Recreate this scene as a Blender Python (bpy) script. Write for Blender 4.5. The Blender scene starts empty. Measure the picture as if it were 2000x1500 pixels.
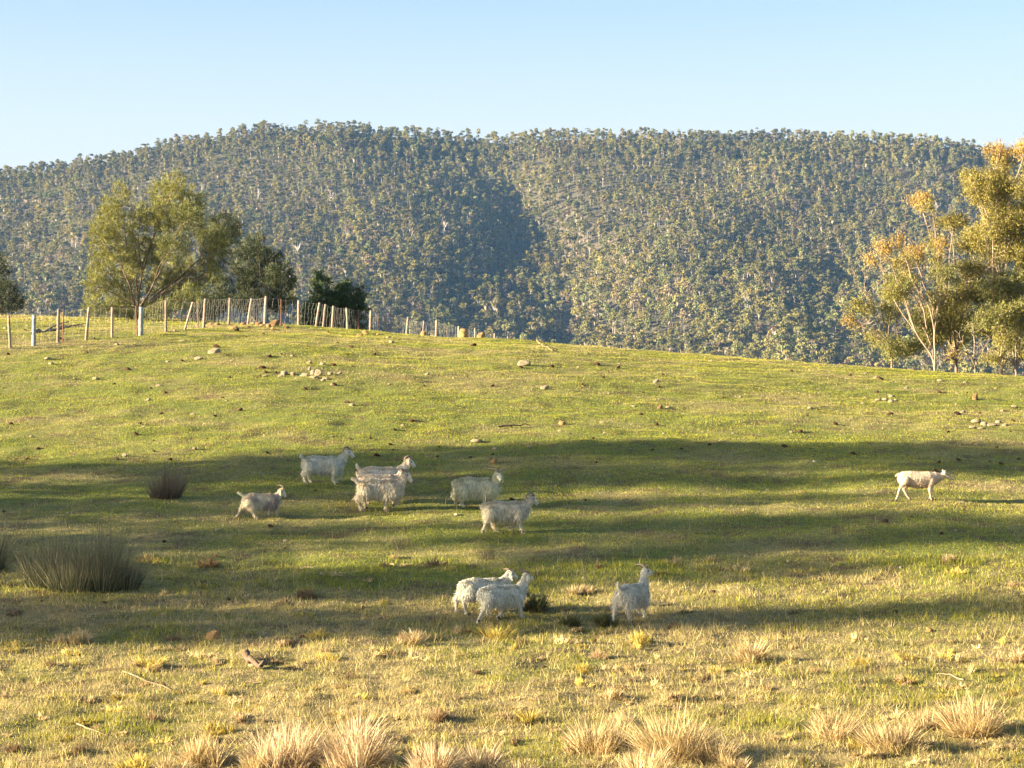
import bpy, math, random
import numpy as np
from mathutils import Vector, Matrix

R = math.radians
SC = bpy.context.scene
COL = SC.collection
rs = np.random.RandomState(7)
random.seed(7)

# ------------------------------------------------------------------ camera, light, exposure
F = 4500.0                       # focal length in pixels of the 2000 px wide photograph
cam_d = bpy.data.cameras.new('camera')
cam = bpy.data.objects.new('camera', cam_d)
COL.objects.link(cam)
cam.location = (0, 0, 0)
cam.rotation_euler = (R(90), 0, 0)
cam_d.sensor_width = 36.0
cam_d.lens = 36.0 * F / 2000.0
cam_d.clip_start = 0.5
cam_d.clip_end = 12000
SC.camera = cam

SUN_EL, SUN_SLOPE = 12.5, 0.18    # elevation; forward drift of the shadows per metre to the right
sd = Vector((1.0, SUN_SLOPE, 0)).normalized() * math.cos(R(SUN_EL)) + Vector((0, 0, -math.sin(R(SUN_EL))))
sun_d = bpy.data.lights.new('sun', 'SUN')
sun = bpy.data.objects.new('sun', sun_d)
COL.objects.link(sun)
sun.rotation_euler = sd.to_track_quat('-Z', 'Y').to_euler()
sun_d.energy = 5.0
sun_d.angle = R(0.55)
sun_d.color = (1.0, 0.83, 0.57)

W = bpy.data.worlds.new('World')
SC.world = W
W.use_nodes = True
nt = W.node_tree
bg = nt.nodes['Background']
sky = nt.nodes.new('ShaderNodeTexSky')
sky.sky_type = 'NISHITA'
sky.sun_disc = False
sky.sun_elevation = R(SUN_EL)
sky.sun_rotation = math.atan2(-sd.x, -sd.y)
sky.altitude = 300
sky.air_density = 1.0
sky.dust_density = 1.7
sky.ozone_density = 4.0
wb = nt.nodes.new('ShaderNodeVectorMath'); wb.operation = 'MULTIPLY'; wb.inputs[1].default_value = (1.50, 1.15, .96)
nt.links.new(sky.outputs[0], wb.inputs[0])
tcw = nt.nodes.new('ShaderNodeTexCoord'); sep = nt.nodes.new('ShaderNodeSeparateXYZ'); nt.links.new(tcw.outputs['Generated'], sep.inputs[0])
mrw = nt.nodes.new('ShaderNodeMapRange'); mrw.interpolation_type = 'SMOOTHSTEP'      # pale band of evening air low over the horizon
for i_, v_ in ((1, .07), (2, .19), (3, .85), (4, 0.0)): mrw.inputs[i_].default_value = v_
nt.links.new(sep.outputs['Z'], mrw.inputs[0])
mxw = nt.nodes.new('ShaderNodeMix'); mxw.data_type = 'RGBA'; nt.links.new(mrw.outputs[0], mxw.inputs[0]); nt.links.new(wb.outputs[0], mxw.inputs[6]); mxw.inputs[7].default_value = (2.85, 3.05, 3.3, 1)
nt.links.new(mxw.outputs[2], bg.inputs[0])
bg.inputs[1].default_value = 0.05
SC.view_settings.view_transform = 'Standard'
SC.view_settings.look = 'None'
SC.view_settings.gamma = 1
SC.view_settings.exposure = 2.62
SC.cycles.volume_bounces = 0
SC.cycles.max_bounces = 6
SC.cycles.transparent_max_bounces = 8

# ------------------------------------------------------------------ noise
_tab = rs.rand(256, 256)
def vn(x, y):
    x = np.asarray(x, float); y = np.asarray(y, float)
    xi = np.floor(x).astype(int); yi = np.floor(y).astype(int)
    fx = x - xi; fy = y - yi
    fx = fx * fx * (3 - 2 * fx); fy = fy * fy * (3 - 2 * fy)
    a = _tab[xi & 255, yi & 255]; b = _tab[(xi + 1) & 255, yi & 255]
    c = _tab[xi & 255, (yi + 1) & 255]; d = _tab[(xi + 1) & 255, (yi + 1) & 255]
    return (a * (1 - fx) + b * fx) * (1 - fy) + (c * (1 - fx) + d * fx) * fy
def fbm(x, y, o=4):
    s = 0; a = 1; t = 0
    for i in range(o):
        s = s + a * vn(x * 2 ** i + 17.3 * i, y * 2 ** i + 9.1 * i); t += a; a *= .5
    return s / t
def sm(t):
    t = np.clip(t, 0, 1); return t * t * (3 - 2 * t)

# ------------------------------------------------------------------ terrain
_y = np.arange(-120, 400, 0.5)
_z = np.interp(_y, [-120, -60, 0, 5, 15, 25, 31, 41, 48, 54, 64, 78, 84, 92, 102, 112, 130, 400],
               [-2, -1.8, -1.75, -2.7, -4.75, -5.3, -5.17, -4.24, -3.15, -2.35, -.72, 1.25, 1.78, 2.25, 2.62, 2.95, 3.3, 3.6])
_k = np.hanning(15); _k /= _k.sum()
_z = np.convolve(np.pad(_z, 7, mode='edge'), _k, mode='valid')
def prof(Y): return np.interp(Y, _y, _z)
CPX = [-400, 0, 150, 250, 400, 470, 520, 600, 700, 850, 1000, 1200, 1400, 1600, 1800, 2000, 2400]
CRW = [612, 618, 620, 622, 626, 630, 633, 637, 645, 655, 662, 678, 693, 708, 723, 733, 750]
CDC = [114, 112, 111, 109, 102, 96, 93, 92, 91, 91, 90, 88, 86, 84, 82, 80, 78]
def zt(X, Y, fine=True):
    X = np.asarray(X, float); Y = np.asarray(Y, float)
    px = 1000 + F * X / np.maximum(Y, 20)
    rc = np.interp(px, CPX, CRW); dc = np.interp(px, CPX, CDC)
    zc = (750 - rc) * dc / F - 0.03
    z = prof(np.minimum(Y, dc)) + (zc - prof(dc)) * sm((Y - 42) / (dc - 42)) ** 1.2
    d = np.clip(Y - dc, 0, 55)
    z = z - 0.0011 * d * d - 0.0 * d
    far = np.clip(Y - dc - 55, 0, None)
    z = z - np.minimum(0.30 * far, 62)
    z = np.where(far > 0, z, z)
    w = np.clip((Y - 8) / 14, 0, 1)
    z = z + w * (fbm(X * .22 + 5, Y * .22 + 3, 3) - .5) * .22
    if fine:
        z = z + w * (fbm(X * 1.6, Y * 1.6, 3) - .5) * .12 + w * (fbm(X * 3.3 + 9, Y * 4.2, 2) - .5) * .09 * np.clip((50 - Y) / 10, .15, 1)
    return z
_ys = np.arange(26, 150, 0.05)
def at(px, row):
    """ground point seen at a pixel of the 2000x1500 photograph"""
    u = (px - 1000) / F
    z = zt(u * _ys, _ys)
    r = 750 - F * z / _ys
    i = int(np.argmax(r <= row)) if (r <= row).any() else int(np.argmin(r))
    Y = _ys[i]
    return Vector((u * Y, Y, float(z[i])))
def ground(X, Y):
    return Vector((X, Y, float(zt(X, Y))))
def atD(px, D): return ground((px - 1000) / F * D, D)

def straw(X, Y):
    """how dry the turf is at a place, painted sun streaks included, 0..1"""
    n = fbm(X * .35 + 40, Y * .6 + 11, 4)
    n2 = fbm(X * 1.5 + 3, Y * 2.3 + 7, 3)
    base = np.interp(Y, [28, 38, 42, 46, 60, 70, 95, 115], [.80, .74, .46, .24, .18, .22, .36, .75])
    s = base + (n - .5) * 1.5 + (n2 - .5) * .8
    s = s + .25 * np.exp(-((Y - .16 * X - 53) / .7) ** 2) + .28 * np.exp(-((Y - .16 * X - 43) / 1.1) ** 2)  # two slanting bands put the sunlit streaks into the straw colour
    return np.clip(s, 0, 1)

# ------------------------------------------------------------------ object helpers
def tag(o, label=None, cat=None, group=None, kind=None):
    if label: o['label'] = label
    if cat: o['category'] = cat
    if group: o['group'] = group
    if kind: o['kind'] = kind
    return o
def empty(name, loc, rz=0.0):
    o = bpy.data.objects.new(name, None); COL.objects.link(o)
    o.location = loc; o.rotation_euler = (0, 0, rz); o.empty_display_size = .2
    return o
def mesh_np(name, V, Fc, mat, parent=None, cols=None, smooth=False, n=3, loc=None):
    """V (N,3), Fc (M,n) -> one mesh object"""
    V = np.asarray(V, np.float32); Fc = np.asarray(Fc, np.int32)
    m = bpy.data.meshes.new(name)
    m.vertices.add(len(V)); m.vertices.foreach_set('co', V.ravel())
    k = Fc.shape[1]
    m.loops.add(Fc.size); m.loops.foreach_set('vertex_index', Fc.ravel())
    m.polygons.add(len(Fc))
    m.polygons.foreach_set('loop_start', np.arange(0, Fc.size, k, dtype=np.int32))
    try: m.polygons.foreach_set('loop_total', np.full(len(Fc), k, np.int32))
    except Exception: pass
    m.update(calc_edges=True)
    if smooth: m.polygons.foreach_set('use_smooth', np.ones(len(Fc), bool))
    if cols is not None:
        c = np.ones((len(V), 4), np.float32); c[:, :3] = cols
        a = m.color_attributes.new('tint', 'FLOAT_COLOR', 'POINT'); a.data.foreach_set('color', c.ravel())
    m.materials.append(mat)
    o = bpy.data.objects.new(name, m); COL.objects.link(o)
    if loc is not None: o.location = loc
    if parent is not None: o.parent = parent
    return o
def copy_thing(src, loc, rz, scale=1.0):
    c = src.copy(); COL.objects.link(c); c.location = loc
    c.rotation_euler = (src.rotation_euler.x, src.rotation_euler.y, rz)
    c.scale = (scale,) * 3 if not hasattr(scale, '__len__') else scale
    for ch in src.children:
        d = ch.copy(); COL.objects.link(d); d.parent = c
    return c

def material(name, rough=.9, attr=True, color=(.5, .5, .5), noise=0.0, nscale=5.0, trans=0.0, bump=0.0, bscale=40.0, spec=.2, coat=None):
    m = bpy.data.materials.new(name); m.use_nodes = True
    t = m.node_tree; b = t.nodes['Principled BSDF']; out = t.nodes['Material Output']
    b.inputs['Roughness'].default_value = rough
    b.inputs['Specular IOR Level'].default_value = spec
    if attr:
        a = t.nodes.new('ShaderNodeAttribute'); a.attribute_name = 'tint'; src = a.outputs['Color']
    else:
        a = t.nodes.new('ShaderNodeRGB'); a.outputs[0].default_value = (*color, 1); src = a.outputs[0]
    tc = t.nodes.new('ShaderNodeTexCoord')
    if noise > 0:
        nz = t.nodes.new('ShaderNodeTexNoise'); nz.inputs['Scale'].default_value = nscale; nz.inputs['Detail'].default_value = 6
        t.links.new(tc.outputs['Object'], nz.inputs['Vector'])
        mr = t.nodes.new('ShaderNodeMapRange'); mr.inputs[1].default_value = .3; mr.inputs[2].default_value = .7
        mr.inputs[3].default_value = 1 - noise; mr.inputs[4].default_value = 1 + noise
        t.links.new(nz.outputs['Fac'], mr.inputs[0])
        mx = t.nodes.new('ShaderNodeVectorMath'); mx.operation = 'SCALE'
        t.links.new(src, mx.inputs[0]); t.links.new(mr.outputs[0], mx.inputs['Scale']); src = mx.outputs[0]
    t.links.new(src, b.inputs['Base Color'])
    if bump > 0:
        nb = t.nodes.new('ShaderNodeTexNoise'); nb.inputs['Scale'].default_value = bscale; nb.inputs['Detail'].default_value = 8
        t.links.new(tc.outputs['Object'], nb.inputs['Vector'])
        bp = t.nodes.new('ShaderNodeBump'); bp.inputs['Strength'].default_value = bump; bp.inputs['Distance'].default_value = .03
        t.links.new(nb.outputs['Fac'], bp.inputs['Height']); t.links.new(bp.outputs[0], b.inputs['Normal'])
    if trans > 0:
        tr = t.nodes.new('ShaderNodeBsdfTranslucent'); t.links.new(src, tr.inputs['Color'])
        ms = t.nodes.new('ShaderNodeMixShader'); ms.inputs[0].default_value = trans
        t.links.new(b.outputs[0], ms.inputs[1]); t.links.new(tr.outputs[0], ms.inputs[2])
        t.links.new(ms.outputs[0], out.inputs['Surface'])
    return m

M_ground = material('turf', noise=.35, nscale=9, bump=.8, bscale=22)
M_grass = material('grass_blades', trans=.30)
M_straw = material('dry_grass', trans=.25)
M_rush = material('rush_stems', trans=.15)
M_leaf = material('leaves', trans=.22, rough=.6, spec=.3)
M_bark = material('bark', noise=.3, nscale=3)
M_forest = material('forest_foliage', trans=.12, spec=0)
M_hill = material('hill_soil', noise=.3, nscale=.05)
M_wood = material('weathered_wood', noise=.35, nscale=14, bump=.5, bscale=30)
M_steel = material('rusty_steel', attr=False, color=(.20, .09, .05), rough=.7, noise=.3, nscale=20)
M_wire = material('galvanised_wire', attr=False, color=(.26, .24, .22), rough=.5, spec=.5)
M_rock = material('lichen_rock', noise=.4, nscale=9, bump=.9, bscale=14)
M_clod = material('dark_clod', attr=False, color=(.07, .035, .02), noise=.4, nscale=30, bump=.8, bscale=40)
M_fleece = material('mohair', noise=.10, nscale=10, trans=.15)
M_hide = material('hide', noise=.12, nscale=12, bump=.25, bscale=60)
M_horn = material('horn', attr=False, color=(.20, .15, .11), rough=.55, noise=.3, nscale=40, bump=.5, bscale=60, spec=.4)
M_hornpale = material('pale_horn', attr=False, color=(.42, .31, .20), rough=.55, noise=.25, nscale=40, bump=.5, bscale=60, spec=.4)
M_eye = material('eye', attr=False, color=(.02, .015, .01), rough=.2, spec=.6)
M_hoof = material('hoof', attr=False, color=(.10, .08, .06), rough=.6)
M_nose = material('nose', attr=False, color=(.16, .10, .09), rough=.6)

# ------------------------------------------------------------------ ground sheet (paddock, valley, out to the horizon)
def build_ground():
    ys = np.concatenate([np.arange(-150, 20, 6), np.arange(20, 26, .5), np.arange(26, 46, .12), np.arange(46, 118, .22), np.arange(118, 180, 1.5), np.arange(180, 420, 12),
                         np.arange(430, 2000, 80), np.arange(2000, 2851, 200)])
    xs = np.concatenate([-np.geomspace(26, 1000, 30)[::-1], np.arange(-25.6, 25.7, .15), np.geomspace(26, 1000, 30)])
    X, Y = np.meshgrid(xs, ys)
    Z = zt(X, Y)
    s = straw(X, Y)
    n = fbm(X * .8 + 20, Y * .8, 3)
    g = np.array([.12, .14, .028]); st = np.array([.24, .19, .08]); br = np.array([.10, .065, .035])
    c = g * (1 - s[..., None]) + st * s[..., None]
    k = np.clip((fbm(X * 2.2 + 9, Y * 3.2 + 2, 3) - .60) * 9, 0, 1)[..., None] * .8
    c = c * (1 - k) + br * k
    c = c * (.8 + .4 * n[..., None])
    farm = np.clip((Y - 160) / 100, 0, 1)[..., None]
    c = c * (1 - farm) + np.array([.05, .06, .03]) * farm
    nx, ny = len(xs), len(ys)
    idx = np.arange(nx * ny).reshape(ny, nx)
    Fq = np.stack([idx[:-1, :-1], idx[:-1, 1:], idx[1:, 1:], idx[1:, :-1]], -1).reshape(-1, 4)
    o = mesh_np('ground', np.stack([X, Y, Z], -1).reshape(-1, 3), Fq, M_ground, cols=c.reshape(-1, 3), smooth=True)
    tag(o, 'green and straw coloured grazed paddock rising to a low crest', 'paddock', kind='structure')
build_ground()

# ------------------------------------------------------------------ wooded hill
HPX = [-900, -400, 0, 100, 200, 300, 400, 500, 620, 700, 800, 950, 1100, 1300, 1500, 1700, 1850, 1930, 2000, 2400, 2900]
HRW = [470, 400, 326, 316, 300, 278, 259, 244, 237, 239, 245, 258, 254, 254, 254, 258, 266, 282, 298, 380, 470]
TREEH = 20
def hill_pt(px, t):
    """t: 0 foot .. 1 ridge .. >1 back side"""
    rid = np.interp(px, HPX, HRW) + 20 + 9 * (fbm(px * .012, 0 * px + 3, 3) - .5)
    gx = np.interp(t, [0, .25, .5, .8, 1], [1100, 1090, 1050, 985, 930])
    d = px - gx
    amp = np.interp(t, [0, .15, .6, .9, 1.05, 1.5], [125, 160, 110, 55, 20, 0])
    gully = amp * np.where(d < 0, np.exp(-(np.abs(d) / 230.) ** 1.5), np.exp(-(np.abs(d) / 150.) ** 1.5))
    g2x = np.interp(t, [0, 1], [560, 470]); d2 = px - g2x
    gully2 = 70 * np.exp(-(d2 / 130.) ** 2) * np.sin(np.clip(t, 0, 1) * math.pi)
    gully3 = 15 * np.exp(-((px - np.interp(t, [0, 1], [1500, 1750])) / 110.) ** 2) * np.sin(np.clip(t, 0, 1) * math.pi)
    nz = (fbm(px * .006 + 3, t * 3.2 + 1, 4) - .5) * 170 * np.clip(1.1 - t, .12, 1)
    Y = 1330 + 1000 * t + gully + gully2 + gully3 + nz
    tt = np.clip(t, 0, 1)
    row = 800 + (rid - 800) * (tt ** .93)
    z = (750 - row) * (1330 + 1000 * tt + .35 * (gully + gully2 + gully3 + nz)) / F
    z = np.where(t > 1, z - (t - 1) * 350, z)
    X = (px - 1000) / F * (1330 + 1000 * t)
    return X, Y, z
def build_hill():
    ps = np.arange(-700, 2701, 8.0); ts = np.concatenate([[-.35], np.linspace(-.1, 1, 150), [1.1, 1.3, 1.7]])
    P, T = np.meshgrid(ps, ts)
    X, Y, Z = hill_pt(P, T)
    Z = np.where(T < -.2, -75, Z)
    n = fbm(P * .03, T * 14, 4)
    rocky = np.exp(-((P - 1140) / 60) ** 2 - ((T - .58) / .07) ** 2) + .6 * np.exp(-((P - 170) / 110) ** 2 - ((T - .72) / .12) ** 2)
    c = np.array([.085, .075, .045]) * (.6 + .8 * n[..., None])
    c = c + np.clip(rocky, 0, 1)[..., None] * np.array([.16, .11, .07]) * n[..., None]
    idx = np.arange(P.size).reshape(P.shape)
    Fq = np.stack([idx[:-1, :-1], idx[:-1, 1:], idx[1:, 1:], idx[1:, :-1]], -1).reshape(-1, 4)
    o = mesh_np('hill', np.stack([X, Y, Z], -1).reshape(-1, 3), Fq, M_hill, cols=c.reshape(-1, 3), smooth=True)
    tag(o, 'long hill with a shaded gully down its middle', 'hill', kind='structure')
build_hill()

def rot_rand(n, r):
    """n random rotation matrices"""
    q = r.normal(size=(n, 4)); q /= np.linalg.norm(q, axis=1)[:, None]
    w, x, y, z = q.T
    return np.stack([1 - 2 * (y * y + z * z), 2 * (x * y - z * w), 2 * (x * z + y * w),
                     2 * (x * y + z * w), 1 - 2 * (x * x + z * z), 2 * (y * z - x * w),
                     2 * (x * z - y * w), 2 * (y * z + x * w), 1 - 2 * (x * x + y * y)], -1).reshape(n, 3, 3)
def tube_tris(path, rad, sides=3):
    V, Fc = [], []
    for i, (p, r) in enumerate(zip(path, rad)):
        for k in range(sides):
            a = 2 * math.pi * k / sides
            V.append((p[0] + r * math.cos(a), p[1] + r * math.sin(a), p[2]))
    for i in range(len(path) - 1):
        for k in range(sides):
            a, b = i * sides + k, i * sides + (k + 1) % sides
            Fc += [(a, b, b + sides), (a, b + sides, a + sides)]
    return np.array(V, float), np.array(Fc)
def gum_proto(r, bare=False, tall=1.0):
    """unit-height gum: pale trunk (V,F) and crown (V,F) of leaf clumps; height 1"""
    lean = r.normal(0, .03, 2)
    fork = r.uniform(.22, .46)
    V, Fc = tube_tris([(0, 0, -.05), (lean[0] * .5, lean[1] * .5, fork), (lean[0], lean[1], .8)], [.014, .011, .004])
    VV, FF = [V], [Fc]; off = len(V)
    cl = []
    nb = r.randint(8, 12)
    for i in range(nb):
        a = r.uniform(0, 2 * math.pi); h = r.uniform(fork + .05, .93) if i else .92
        rad = r.uniform(.06, .2) * (1 if h < .8 else .6)
        c = np.array([lean[0] + rad * math.cos(a), lean[1] + rad * math.sin(a), h])
        s0 = np.array([lean[0] * .6, lean[1] * .6, max(fork - .1, h - .28)])
        V, Fc = tube_tris([s0, (s0 + c) / 2 + [0, 0, -.02], c], [.011, .008, .003])
        VV.append(V); FF.append(Fc + off); off += len(V)
        if bare:
            for q in range(2):
                e = c + r.normal(0, .07, 3) + [0, 0, .06]
                V, Fc = tube_tris([(s0 + c) / 2, e], [.007, .002]); VV.append(V); FF.append(Fc + off); off += len(V)
        cl.append((c, np.array([r.uniform(.10, .19), r.uniform(.10, .19), r.uniform(.08, .14)])))
    trunk = (np.concatenate(VV), np.concatenate(FF))
    if bare: return trunk, None
    P, S = [], []
    for c, s in cl:
        n = 52
        d = r.normal(size=(n, 3)); d /= np.linalg.norm(d, axis=1)[:, None]
        d[:, 2] = np.abs(d[:, 2]) * 1.1 - .25
        P.append(c + d * s * (.55 + .5 * r.rand(n, 1)))
    P = np.concatenate(P); n = len(P)
    size = r.uniform(.018, .044, n)
    Rm = rot_rand(n, r)
    tri = np.array([[-1, -.6, 0], [1, -.5, 0], [0, 1, 0]])
    T = np.einsum('nij,kj->nki', Rm, tri) * size[:, None, None] + P[:, None, :]
    return trunk, (T.reshape(-1, 3), np.arange(3 * n).reshape(n, 3))

def build_forest():
    r = np.random.RandomState(11)
    protos = [gum_proto(r) for _ in range(16)]
    VV, FF, CC = [], [], []; off = 0
    ps = r.uniform(-150, 2150, 110000); ts = r.uniform(-.02, 1.03, 110000)
    # thin to even spacing by area: jittered rejection on a grid
    X, Y, Z = hill_pt(ps, ts)
    cell = {}
    keep = []
    for i in range(len(ps)):
        cs = (1 - .3 * float(ts[i] > .93)) * (1.12 if ts[i] < .4 else 1)
        k = (int(X[i] // (6.4 * cs)), int(Y[i] // (9.8 * cs)), int(cs * 100))
        if k in cell: continue
        bare_p = math.exp(-((ps[i] - 1145) / 55) ** 2 - ((ts[i] - .58) / .055) ** 2) * .9 + .8 * math.exp(-((ps[i] - 170) / 110) ** 2 - ((ts[i] - .72) / .10) ** 2)
        if r.rand() < bare_p * 1.05: continue
        cell[k] = 1; keep.append(i)
    keep = np.array(keep)
    print('forest trees', len(keep))
    tn = fbm(ps * .01 + 7, ts * 6 + 2, 3)
    for i in keep:
        (tV, tF), (cV, cF) = protos[r.randint(16)]
        h = r.choice([r.uniform(.4, .8), r.uniform(.8, 1.1), r.uniform(1.0, 1.35)]) * np.interp(ts[i], [0, .3, 1], [16.5, 15, 11])
        shrub = r.rand() < .2
        if shrub: h *= .45
        a = r.uniform(0, 6.28); ca, sa = math.cos(a), math.sin(a)
        Rz = np.array([[ca, -sa, 0], [sa, ca, 0], [0, 0, 1]])
        wid = r.uniform(.7, 1.15) * (1.5 if shrub else 1)
        b = np.array([X[i], Y[i], Z[i]])
        S = np.array([h * wid, h * wid, h])
        green = np.array([.190, .176, .062]) * r.uniform(.75, 1.2)
        w = r.rand()
        if w < .30: green = green * [1.12, 1.03, .85]
        elif w < .42: green = np.array([.20, .155, .09]) * r.uniform(.7, 1.2)
        elif w < .6: green = green * [.88, 1.0, 1.05]
        green = green * (.55 + .9 * tn[i])
        v = (tV * S) @ Rz.T + b
        VV.append(v); FF.append(tF + off); off += len(v)
        bc = np.array([.50, .43, .35]) * r.uniform(.5, 1.2); CC.append(np.tile(bc, (len(v), 1)))
        v = (cV * S) @ Rz.T + b
        VV.append(v); FF.append(cF + off); off += len(v)
        jit = np.repeat(r.uniform(.75, 1.25, len(cF)), 3)[:, None]
        CC.append(green[None, :] * jit)
    o = mesh_np('forest', np.concatenate(VV), np.concatenate(FF), M_forest, cols=np.concatenate(CC))
    tag(o, 'dense grey green eucalyptus forest covering the far hillside', 'forest', kind='stuff')
build_forest()

def far_trees():
    r = np.random.RandomState(5)
    src = []
    for k in range(8):
        bare = k >= 5
        tr, cr = gum_proto(r, bare)
        e = empty('dead_tree' if bare else 'gum_tree', (0, 0, -500))
        tc = np.array([.42, .35, .28]) if not bare else np.array([.50, .45, .40])
        if not bare:
            mesh_np('trunk', tr[0] * [1.6, 1.6, 1], tr[1], M_bark, e, np.tile(tc, (len(tr[0]), 1)))
            jit = np.repeat(r.uniform(.6, 1.5, len(cr[1])), 3)[:, None]
            mesh_np('crown', cr[0] * [1.15, 1.15, 1], cr[1], M_forest, e, np.array([.165, .16, .062]) * jit)
        else:
            mesh_np('trunk', tr[0] * [1.5, 1.5, 1], tr[1], M_bark, e, np.tile(tc, (len(tr[0]), 1)))
        src.append(e)
    used = set(); n = 0
    while n < 110:
        dead = n % 4 == 0
        k = r.randint(5, 8) if dead else r.randint(0, 5)
        px = r.uniform(560, 1990) if not dead else r.uniform(150, 1900)
        t = r.uniform(.09, .34) if not dead else r.uniform(.15, .8)
        X, Y, Z = [float(v) for v in hill_pt(np.array(px), np.array(t))]
        h = r.uniform(12, 17) if not dead else r.uniform(13, 19)
        if k not in used: o = src[k]; used.add(k)
        else: o = copy_thing(src[k], (0, 0, 0), 0)
        o.location = (X, Y, Z); o.rotation_euler.z = r.uniform(0, 6.28); o.scale = (h, h, h)
        if dead: tag(o, 'bare dead tree with pale limbs standing in the hillside forest', 'tree', 'dead trees in the hillside forest')
        else: tag(o, 'pale trunked gum tree standing out on the lower slope of the far hill', 'tree', 'gum trees low on the far hill')
        n += 1
    for k in range(8):
        if k not in used:
            for ch in list(src[k].children): bpy.data.objects.remove(ch)
            bpy.data.objects.remove(src[k])
far_trees()

# ------------------------------------------------------------------ grass
def strips(base, dirv, side, L, Wd, droop, segs):
    """tapered blades: base (n,3), unit dir (n,3), unit side (n,3) -> verts, tris"""
    n = len(base)
    rows = []
    for k in range(segs):
        f = k / segs
        p = base + dirv * (L * f)[:, None]
        p = p + droop * ((L * f * f)[:, None])
        w = (Wd * (1 - f * .7) * .5)[:, None]
        rows += [p - side * w, p + side * w]
    tip = base + dirv * L[:, None] + droop * L[:, None]
    V = np.stack(rows + [tip], 1)                      # n, 2*segs+1, 3
    m = 2 * segs + 1
    fl = []
    for k in range(segs - 1):
        a = 2 * k; fl += [(a, a + 1, a + 3), (a, a + 3, a + 2)]
    fl.append((2 * segs - 2, 2 * segs - 1, 2 * segs))
    Fc = (np.array(fl)[None] + (np.arange(n) * m)[:, None, None]).reshape(-1, 3)
    return V.reshape(-1, 3), Fc, m

def build_grass():
    r = np.random.RandomState(3)
    Vs, Fs, Cs = [], [], []; off = 0
    for (y0, y1, dens, hl, hh, w) in ((26.5, 36, 950, .025, .075, .009), (36, 46, 700, .025, .07, .010), (46, 62, 620, .025, .055, .009), (62, 96, 420, .025, .05, .0105), (96, 120, 60, .05, .12, .022)):
        hw = y1 * 1.08 * 1000 / F + .6
        n = int(dens * (y1 - y0) * 2 * hw)
        Y = r.uniform(y0, y1, n); X = r.uniform(-hw, hw, n)
        k = np.abs(X) < Y * 1000 / F * 1.05 + .6
        if y0 >= 96: k &= X < -4
        X, Y = X[k], Y[k]; n = len(X)
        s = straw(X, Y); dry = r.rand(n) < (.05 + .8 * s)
        tall = fbm(X * .9 + 3, Y * .9, 3)
        clump = np.clip((fbm(X * 3.1 + 31, Y * 4.0 + 5, 2) - .52) * 5, 0, 1) * (1.5 if y0 < 46 else 0)
        L = r.uniform(hl, hh, n) * (.5 + .9 * tall + clump)
        L = np.where(dry, L * r.uniform(.7, 1.7, n), L)
        z = zt(X, Y)
        base = np.stack([X, Y, z - .004], -1)
        az = r.uniform(0, 6.28, n); tilt = np.where(dry, r.uniform(.2, 1.45, n), r.uniform(.0, .9, n))
        d = np.stack([np.cos(az) * np.sin(tilt), np.sin(az) * np.sin(tilt), np.cos(tilt)], -1)
        ph = r.uniform(-1.0, 1.0, n)
        side = np.stack([np.cos(ph), np.sin(ph), 0 * ph], -1)
        V, Fc, m = strips(base, d, side, L, np.full(n, w) * r.uniform(.6, 1.3, n), np.zeros((n, 3)), 1)
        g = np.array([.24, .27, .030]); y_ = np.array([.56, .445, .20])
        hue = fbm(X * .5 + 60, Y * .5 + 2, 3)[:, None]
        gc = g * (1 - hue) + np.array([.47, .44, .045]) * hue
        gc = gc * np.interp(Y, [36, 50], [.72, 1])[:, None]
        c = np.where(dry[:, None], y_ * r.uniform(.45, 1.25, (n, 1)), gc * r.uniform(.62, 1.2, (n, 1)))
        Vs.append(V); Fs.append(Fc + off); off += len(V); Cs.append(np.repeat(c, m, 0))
    # tall dry seed stems and fallen straws in the foreground
    n = 15000
    Y = r.uniform(27, 52, n); X = r.uniform(-1, 1, n) * (Y / 4.4 + .3)
    pn = fbm(X * .8 + 80, Y * .8, 3); k = (pn > .47) & (r.rand(n) < np.interp(Y, [27, 42, 52], [1, .75, .35]))
    X, Y = X[k], Y[k]; n = len(X)
    L = r.uniform(.08, .30, n); tilt = np.where(r.rand(n) < .6, r.uniform(1.2, 1.5, n), np.abs(r.normal(0, .3, n)))
    az = r.uniform(0, 6.28, n)
    d = np.stack([np.cos(az) * np.sin(tilt), np.sin(az) * np.sin(tilt), np.cos(tilt)], -1)
    side = np.stack([np.ones(n), np.zeros(n), np.zeros(n)], -1)
    V, Fc, m = strips(np.stack([X, Y, zt(X, Y) + .01], -1), d, side, L, np.full(n, .006), d * [[.25, .25, 0]], 2)
    Vs.append(V); Fs.append(Fc + off); off += len(V)
    Cs.append(np.repeat(np.array([.60, .47, .22]) * r.uniform(.5, 1.2, (n, 1)), m, 0))
    o = mesh_np('grass', np.concatenate(Vs), np.concatenate(Fs), M_grass, cols=np.concatenate(Cs))
    tag(o, 'short grazed green and straw grass over the whole paddock', 'grass', kind='stuff')
build_grass()

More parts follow.
